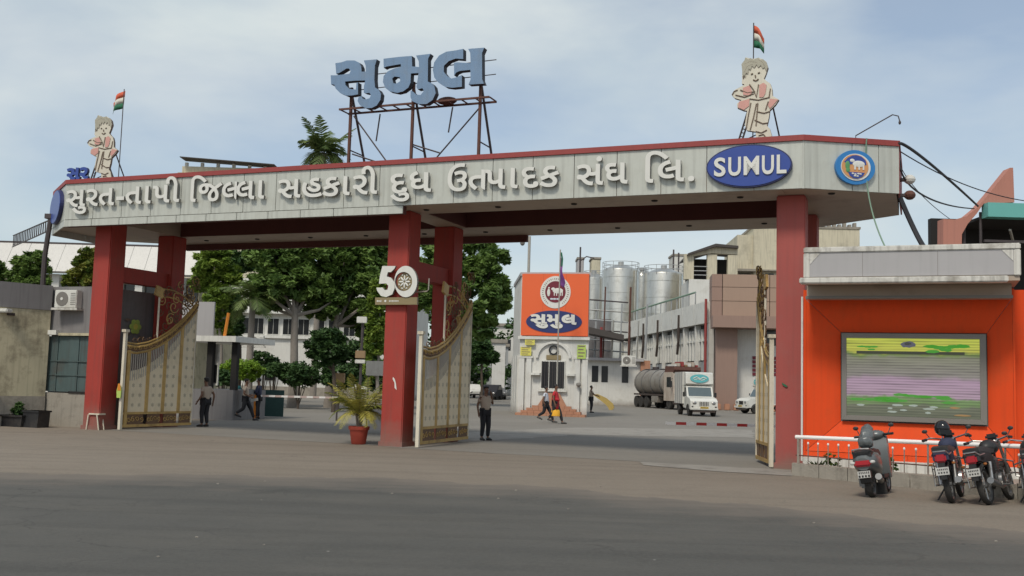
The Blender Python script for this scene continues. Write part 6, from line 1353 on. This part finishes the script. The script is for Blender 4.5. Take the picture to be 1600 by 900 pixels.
def tanker():
    a = gp(1073, 641); r = thing('tanker_truck', 'dusty steel milk tanker truck with a cream cab parked behind the white van', 'tanker truck', (a[0], a[1], 0), R(-76))
    MB().prism([(0, .7), (.05, 1.3), (-.02, 1.7), (-.12, 2.9), (-.3, 3.0), (-1.9, 3.0), (-1.9, .7)], -1.2, 1.2).build('cab', 'truckcab', r)
    o = MB().prism([(.03, 1.75), (-.09, 2.75), (-.14, 2.75), (-.02, 1.75)], -1.05, 1.05, lambda x, y, z: (x + .03, y, z)).build('windscreen', 'winglass', r)
    for s_ in (-1, 1): MB().box(-.06, .06, .02 * s_ - .02, .02 * s_ + .02, 1.75, 2.75) if s_ > 0 else None; MB().box(-1.3, -.45, 1.2 * s_ - .015, 1.2 * s_ + .015, 1.8, 2.6).build('side_window', 'darkwin', r); MB().box(.03, .10, .8 * s_ - .2, .8 * s_ + .2, .85, 1.1).build('headlamp', 'chrome', r); MB().tube([(-.1, 1.2 * s_, 2.5), (.1, 1.45 * s_, 2.4), (.1, 1.45 * s_, 1.7)], .025, 5).build('mirror_arm', 'black', r); MB().bev(.07, .12, 1.45 * s_ - .12, 1.45 * s_ + .12, 1.8, 2.3, .02).build('mirror', 'black', r)
    for k in range(4): MB().box(.05, .085, -.75, .75, 1.18 + k * .11, 1.24 + k * .11).build('grille_bar', 'chassis', r)
    MB().bev(-.1, .25, -1.2, 1.2, .42, .72, .04).build('bumper', 'chassis', r); MB().box(.255, .27, -.3, .3, .5, .62).build('number_plate', 'yplate', r)
    MB().prism([(-.1, 3.0), (.1, 3.2), (.05, 3.45), (-1.7, 3.5), (-1.9, 3.0)], -1.15, 1.15).build('roof_visor', 'rust', r)
    for k in range(7): MB().bev(-1.6, -.2, -1.05 + k * .31, -.80 + k * .31, 3.45, 3.62 + .12 * (k % 3), .04).build('roof_bundle', ['whitewall', 'truckcab', 'redcap', 'straw'][k % 4], r)
    vs = []; fs = []; n = 28; xs = [(-2.35, .75), (-2.45, 1), (-8.6, 1), (-8.75, .75)]
    for x, k_ in xs:
        for k in range(n): t = 2 * math.pi * k / n; vs.append((x, 1.22 * k_ * math.cos(t), 2.15 + 1.12 * k_ * math.sin(t)))
    for i in range(3):
        for k in range(n): fs.append((i * n + k, i * n + (k + 1) % n, (i + 1) * n + (k + 1) % n, (i + 1) * n + k))
    fs += [tuple(range(n)), tuple(3 * n + k for k in range(n))]; MB().add(vs, fs).build('tank_barrel', 'tanker', r, True)
    for x in (-2.9, -4.9, -6.9, -8.3): MB().lathe([(1.235, x), (1.235, x + .08)], (0, 0, 2.12), 'X', 28).build('barrel_band', 'greymetal', r)
    MB().box(-8.5, -2.5, -.35, .35, 3.22, 3.30).build('walkway', 'steel', r)
    for x in (-3.8, -6.6): MB().lathe([(.3, 3.28), (.3, 3.5)], (x, 0, 0), 'Z', 14).build('hatch', 'steel', r)
    MB().box(-8.8, -.2, -.5, .5, .75, 1.05).build('chassis', 'chassis', r)
    for s_ in (-1, 1): MB().box(-8.7, -2.4, 1.0 * s_ - .18, 1.0 * s_ + .18, 1.06, 1.2).build('side_skirt', 'chassis', r); MB().bev(-4.6, -3.2, .95 * s_ - .25, .95 * s_ + .25, .5, 1.04, .04).build('side_locker', 'tanker', r)
    for x in (-1.0, -5.9, -7.2, -8.3):
        for s_ in (-1, 1): o = MB().lathe([(.26, .95 * s_), (.26, 1.12 * s_)], (x, 0, .5), 'Y', 16).build('wheel', 'truckcab', r); MB().lathe([(.28, .78 * s_), (.47, .8 * s_), (.5, .88 * s_), (.5, 1.06 * s_), (.47, 1.14 * s_), (.30, 1.14 * s_)], (x, 0, .5), 'Y', 22).build('tyre', 'rubber', o, True)
tanker()
# row of small parked vehicles far down the lane left of the kiosk
def car(label, loc, rz, m, s_=1):
    r = thing('parked_car', label, 'car', loc, rz, 'vehicles parked far down the lane'); 
    MB().prism([(0, .35), (.02, .75), (-.9, .98), (-1.5, 1.5), (-3.0, 1.55), (-3.9, 1.0), (-4.0, .4)], -.82, .82).build('body', m, r)
    MB().prism([(-.98, 1.02), (-1.5, 1.44), (-1.54, 1.44), (-1.04, 1.02)], -.70, .70, lambda x, y, z: (x + .03, y, z)).build('windscreen', 'darkwin', r)
    for q in (-1, 1): MB().prism([(-1.3, 1.05), (-1.65, 1.42), (-2.9, 1.45), (-3.4, 1.05)], .82 * q - .012, .82 * q + .012).build('side_window', 'darkwin', r); MB().ell((0, .6 * q, .68), .06, .16, .1, 10).build('headlamp', 'chrome', r)
    for x in (-.75, -3.2):
        for q in (-1, 1): MB().lathe([(.18, .66 * q), (.31, .66 * q), (.32, .84 * q), (.18, .84 * q)], (x, 0, .32), 'Y', 18).build('wheel', 'rubber', r)
    MB().box(0.01, .06, -.8, .8, .36, .5).build('bumper', 'black', r); return r
for px, Y, rz, m, lab in ((745, 112, -70, 'vanwhite', 'small white car nearest the middle gate leaf, far down the lane'), (762, 104, -100, 'trouser', 'dark car parked beside the small white car, far down the lane'), (780, 108, -80, 'greymetal', 'grey car parked closest to the kiosk, far down the lane')):
    p = at(px, 610, Y); car(lab, (p[0], Y, 0), R(rz), m)

# ------------------------------------------------------------------ people
def skin_mesh(name, joints, edges, root, m, parent, sub=2, smooth=True):
    names = list(joints); me = bpy.data.meshes.new(name); me.from_pydata([joints[n][0] for n in names], [(names.index(a), names.index(b)) for a, b in edges], [])
    o = bpy.data.objects.new(name, me); C.objects.link(o); sk = o.modifiers.new('s', 'SKIN'); sk.use_smooth_shade = True
    for i, n in enumerate(names):
        rr = joints[n][1]; v = me.skin_vertices[0].data[i]; v.radius = rr if isinstance(rr, tuple) else (rr, rr); v.use_root = (n == root)
    ss = o.modifiers.new('u', 'SUBSURF'); ss.levels = sub; ss.render_levels = sub; bpy.context.view_layer.update()
    me2 = bpy.data.meshes.new_from_object(o.evaluated_get(bpy.context.evaluated_depsgraph_get())); bpy.data.objects.remove(o); bpy.data.meshes.remove(me)
    me2.name = name; me2.materials.clear(); me2.materials.append(M[m]); me2.polygons.foreach_set('use_smooth', [True] * len(me2.polygons)); return link(name, me2, parent)
def person(label, px, py, h, face, shirt, trou, pose, hairm='hair', cap=None, long_shirt=False, group=None, shoe='black', Y=None):
    x, y = gp(px, py); k = h / 1.72
    r = thing('person', label, 'person', (x, y, 0), face, group)      # figure faces +x
    V = lambda a, b, c: Vector((a * k, b * k, c * k))
    J = dict(pel=(V(0, 0, .93), .13 * k), bel=(V(.01, 0, 1.06), (.125 * k, .115 * k)), che=(V(0, 0, 1.28), (.15 * k, .12 * k)), nb=(V(-.01, 0, 1.42), .075 * k), nk=(V(.01, 0, 1.49), .052 * k), hd=(V(.03, 0, 1.57), .075 * k), ht=(V(.02, 0, 1.66), .082 * k), tp=(V(.01, 0, 1.71), .05 * k))
    E_ = [('pel', 'bel'), ('bel', 'che'), ('che', 'nb'), ('nb', 'nk'), ('nk', 'hd'), ('hd', 'ht'), ('ht', 'tp')]
    P = dict(stand=dict(l=(.02, 0), r=(-.02, 0)), walk=dict(l=(.30, .0), r=(-.26, .14)), stride=dict(l=(.36, .0), r=(-.34, .2))).get(pose.get('legs', 'stand'))
    for s_, nm in ((1, 'l'), (-1, 'r')):
        fx, lift = P[nm]; J['hip' + nm] = (V(0, .09 * s_, .90), .095 * k); J['kn' + nm] = (V(fx * .5 + .05 + (lift * .3), .095 * s_, .49), .062 * k); J['an' + nm] = (V(fx, .10 * s_, .09 + lift), .038 * k); J['to' + nm] = (V(fx + .16, .12 * s_, .035 + lift * .55), .032 * k)
        E_ += [('pel', 'hip' + nm), ('hip' + nm, 'kn' + nm), ('kn' + nm, 'an' + nm), ('an' + nm, 'to' + nm)]
        J['sh' + nm] = (V(-.01, .185 * s_, 1.37), .056 * k); ar = pose.get('arm' + nm, ((-.02, .25, 1.10), (.06, .26, .86)))
        el_ = V(ar[0][0], ar[0][1] * s_, ar[0][2]); wr = V(ar[1][0], ar[1][1] * s_, ar[1][2]); J['el' + nm] = (el_, .042 * k); J['wr' + nm] = (wr, .026 * k)
        d = (wr - el_).normalized(); pm = wr + d * .07 * k; J['pa' + nm] = (pm, (.034 * k, .018 * k)); E_ += [('che', 'sh' + nm), ('sh' + nm, 'el' + nm), ('el' + nm, 'wr' + nm), ('wr' + nm, 'pa' + nm)]
        sd = d.cross(Vector((0, 1, 0)));
        if sd.length < .2: sd = d.cross(Vector((0, 0, 1)))
        sd.normalize()
        for f in range(4):
            b0 = pm + sd * (.022 - .015 * f) * k; fl = (.075, .082, .076, .06)[f] * k; n1 = 'f%d%s' % (f, nm); J[n1 + 'a'] = (b0 + d * fl * .55, .009 * k); J[n1 + 'b'] = (b0 + d * fl * .95 + Vector((.012, -.01 * s_, 0)) * k, .007 * k); E_ += [('pa' + nm, n1 + 'a'), (n1 + 'a', n1 + 'b')]
        J['th' + nm] = (wr + d * .04 * k + sd * .045 * k, .010 * k); J['ti' + nm] = (wr + d * .075 * k + sd * .058 * k, .008 * k); E_ += [('wr' + nm, 'th' + nm), ('th' + nm, 'ti' + nm)]
    skin_mesh('body', J, E_, 'pel', 'skin', r, 1)
    g = lambda n, f, dz=0: (J[n][0] + Vector((0, 0, dz)), tuple(q * f for q in J[n][1]) if isinstance(J[n][1], tuple) else J[n][1] * f)
    S = dict(pel=g('pel', 1.2, -.02 * k), bel=g('bel', 1.25), che=g('che', 1.2), nb=g('nb', 1.05)); SE = [('pel', 'bel'), ('bel', 'che'), ('che', 'nb')]
    if long_shirt: S['low'] = (V(0, 0, .60), (.175 * k, .17 * k)); SE.append(('pel', 'low')); MB().lathe([(.15 * k, .62 * k), (.19 * k, .58 * k), (.21 * k, .34 * k), (.17 * k, .33 * k)], (0.02, 0, 0), 'Z', 16).build('yellow_hem', 'yellowcloth', r, True)
    for nm in 'lr':
        S['sh' + nm] = g('sh' + nm, 1.15); t = .62 if not pose.get('long') else 1.0; m_ = J['sh' + nm][0].lerp(J['el' + nm][0], t); S['sl' + nm] = (m_, .062 * k); SE += [('che', 'sh' + nm), ('sh' + nm, 'sl' + nm)]
        if pose.get('long'): S['wr' + nm] = (J['el' + nm][0].lerp(J['wr' + nm][0], .9), .036 * k); SE.append(('sl' + nm, 'wr' + nm))
    skin_mesh('shirt', S, SE, 'pel', shirt, r, 2)
    T_ = dict(pel=g('pel', 1.06, -.03 * k)); TE = []
    for nm in 'lr': T_['hip' + nm] = g('hip' + nm, 1.2); T_['kn' + nm] = g('kn' + nm, 1.4); T_['an' + nm] = g('an' + nm, 1.55, .02 * k); TE += [('pel', 'hip' + nm), ('hip' + nm, 'kn' + nm), ('kn' + nm, 'an' + nm)]
    skin_mesh('trousers', T_, TE, 'pel', trou, r, 2)
    for nm in 'lr':
        a_, t_ = J['an' + nm][0], J['to' + nm][0]; MB().tube([a_ + Vector((-.05, 0, -.045)) * k, a_.lerp(t_, .5) + Vector((0, 0, -.01)) * k, t_ + Vector((.05, 0, -.005)) * k], [.04 * k, .045 * k, .032 * k], 8).build('shoe', shoe, r, True)
    hc = V(.015, 0, 1.625)
    hr = MB().ell(hc + V(-.012, 0, .03), .097 * k, .088 * k, .092 * k, 14)
    hr.v = [(min(vx, hc.x + .055 * k), vy, max(vz, hc.z - .045 * k if vx < hc.x else hc.z + .03 * k)) for vx, vy, vz in hr.v]; hr.build('hair', hairm, r, True)
    for s_ in (-1, 1): MB().ell(V(.105, .03 * s_, 1.62), .008 * k, .012 * k, .007 * k, 8).build('eye', 'plate', r); MB().ell(V(.015, .082 * s_, 1.60), .018 * k, .01 * k, .03 * k, 8).build('ear', 'skin', r)
    MB().ell(V(.118, 0, 1.59), .016 * k, .012 * k, .022 * k, 8).build('nose', 'skin', r); MB().ell(V(.10, 0, 1.55), .01 * k, .024 * k, .006 * k, 8).build('mouth', 'maroon', r)
    if cap: MB().ell(V(.0, 0, 1.70), .108 * k, .10 * k, .045 * k, 14).build('beret', cap, r, True)
    MB().lathe([(.135 * k, .93 * k), (.137 * k, .975 * k)], (0, 0, 0), 'Z', 20).build('belt', 'hair', r) if not long_shirt else None
    return r
d_ = R(90)
person('guard in a beige shirt and dark cap standing beside the left gate leaf, back turned', 319, 667, 1.60, R(150), 'beige', 'trouser', dict(legs='stand', arml=((-.10, .28, 1.12), (.02, .34, .90)), armr=((-.1, .30, 1.12), (-.06, .3, .86))), cap='hair')
person('man in a beige shirt striding right beyond the left opening, one leg stretched back', 382, 657, 1.58, R(8), 'beige', 'trouser', dict(legs='stride', arml=((-.05, .27, 1.12), (.22, .2, 1.05)), armr=((-.05, .27, 1.12), (.20, .2, 1.0))), cap='hair')
person('man in dark navy clothes beside the orange barrier post', 402, 655, 1.62, R(175), 'navy', 'trouser', dict(legs='stand', arml=((.02, .25, 1.12), (.26, .18, 1.10)), armr=((.02, .25, 1.12), (.24, .14, 1.12)), long=True))
person('person in a teal top half hidden behind the striding man', 366, 650, 1.55, R(100), 'teal', 'trouser', dict(legs='stand'), hairm='plate')
person('guard in a pale beige shirt on the phone just right of the middle gate leaf', 757, 688, 1.60, R(-60), 'beige', 'trouser', dict(legs='stand', arml=((-.05, .30, 1.14), (.07, .16, 1.46)), armr=((-.04, .27, 1.10), (.04, .27, .86))), cap='hair')
person('person in a pale shirt walking left of the one in red before the kiosk', 852, 660, 1.62, R(-15), 'shirtwhite', 'trouser', dict(legs='stride', armr=((-.08, .27, 1.12), (-.02, .27, .9))))
person('person in a long red kurta and yellow cloth walking in front of the kiosk', 867, 662, 1.72, R(-20), 'redcloth', 'trouser', dict(legs='walk', long=False), long_shirt=True)
person('guard in a brownish shirt reaching for the yellow barrier right of the kiosk', 923, 645, 1.72, R(10), 'beige', 'trouser', dict(legs='stand', arml=((.16, .24, 1.2), (.42, .2, 1.12)), armr=((.14, .24, 1.16), (.40, .2, 1.06))))
pa = thing('paper_sheet', 'white sheet of paper held by the man in navy', 'paper', (at(396, 625, 40.6)), 0); MB().box(-.22, .18, -.012, .012, -.06, .05).build('sheet', 'plate', pa); pa.rotation_euler = (0, -.25, 0)
# ------------------------------------------------------------------ small litter and stones on the apron
rnd = random.Random(21)
mb = MB()
for k in range(14):
    x, y = gp(rnd.uniform(60, 1560), rnd.uniform(752, 880)); s_ = rnd.uniform(.008, .018); mb.ell((x, y, .004 + s_ * .3), s_ * 1.4, s_, s_ * .5, 6)
o = mb.build('stone_chips', 'concrete', None); tag(o, 'tiny pale stone chips scattered over the asphalt road', None, None, 'stuff')
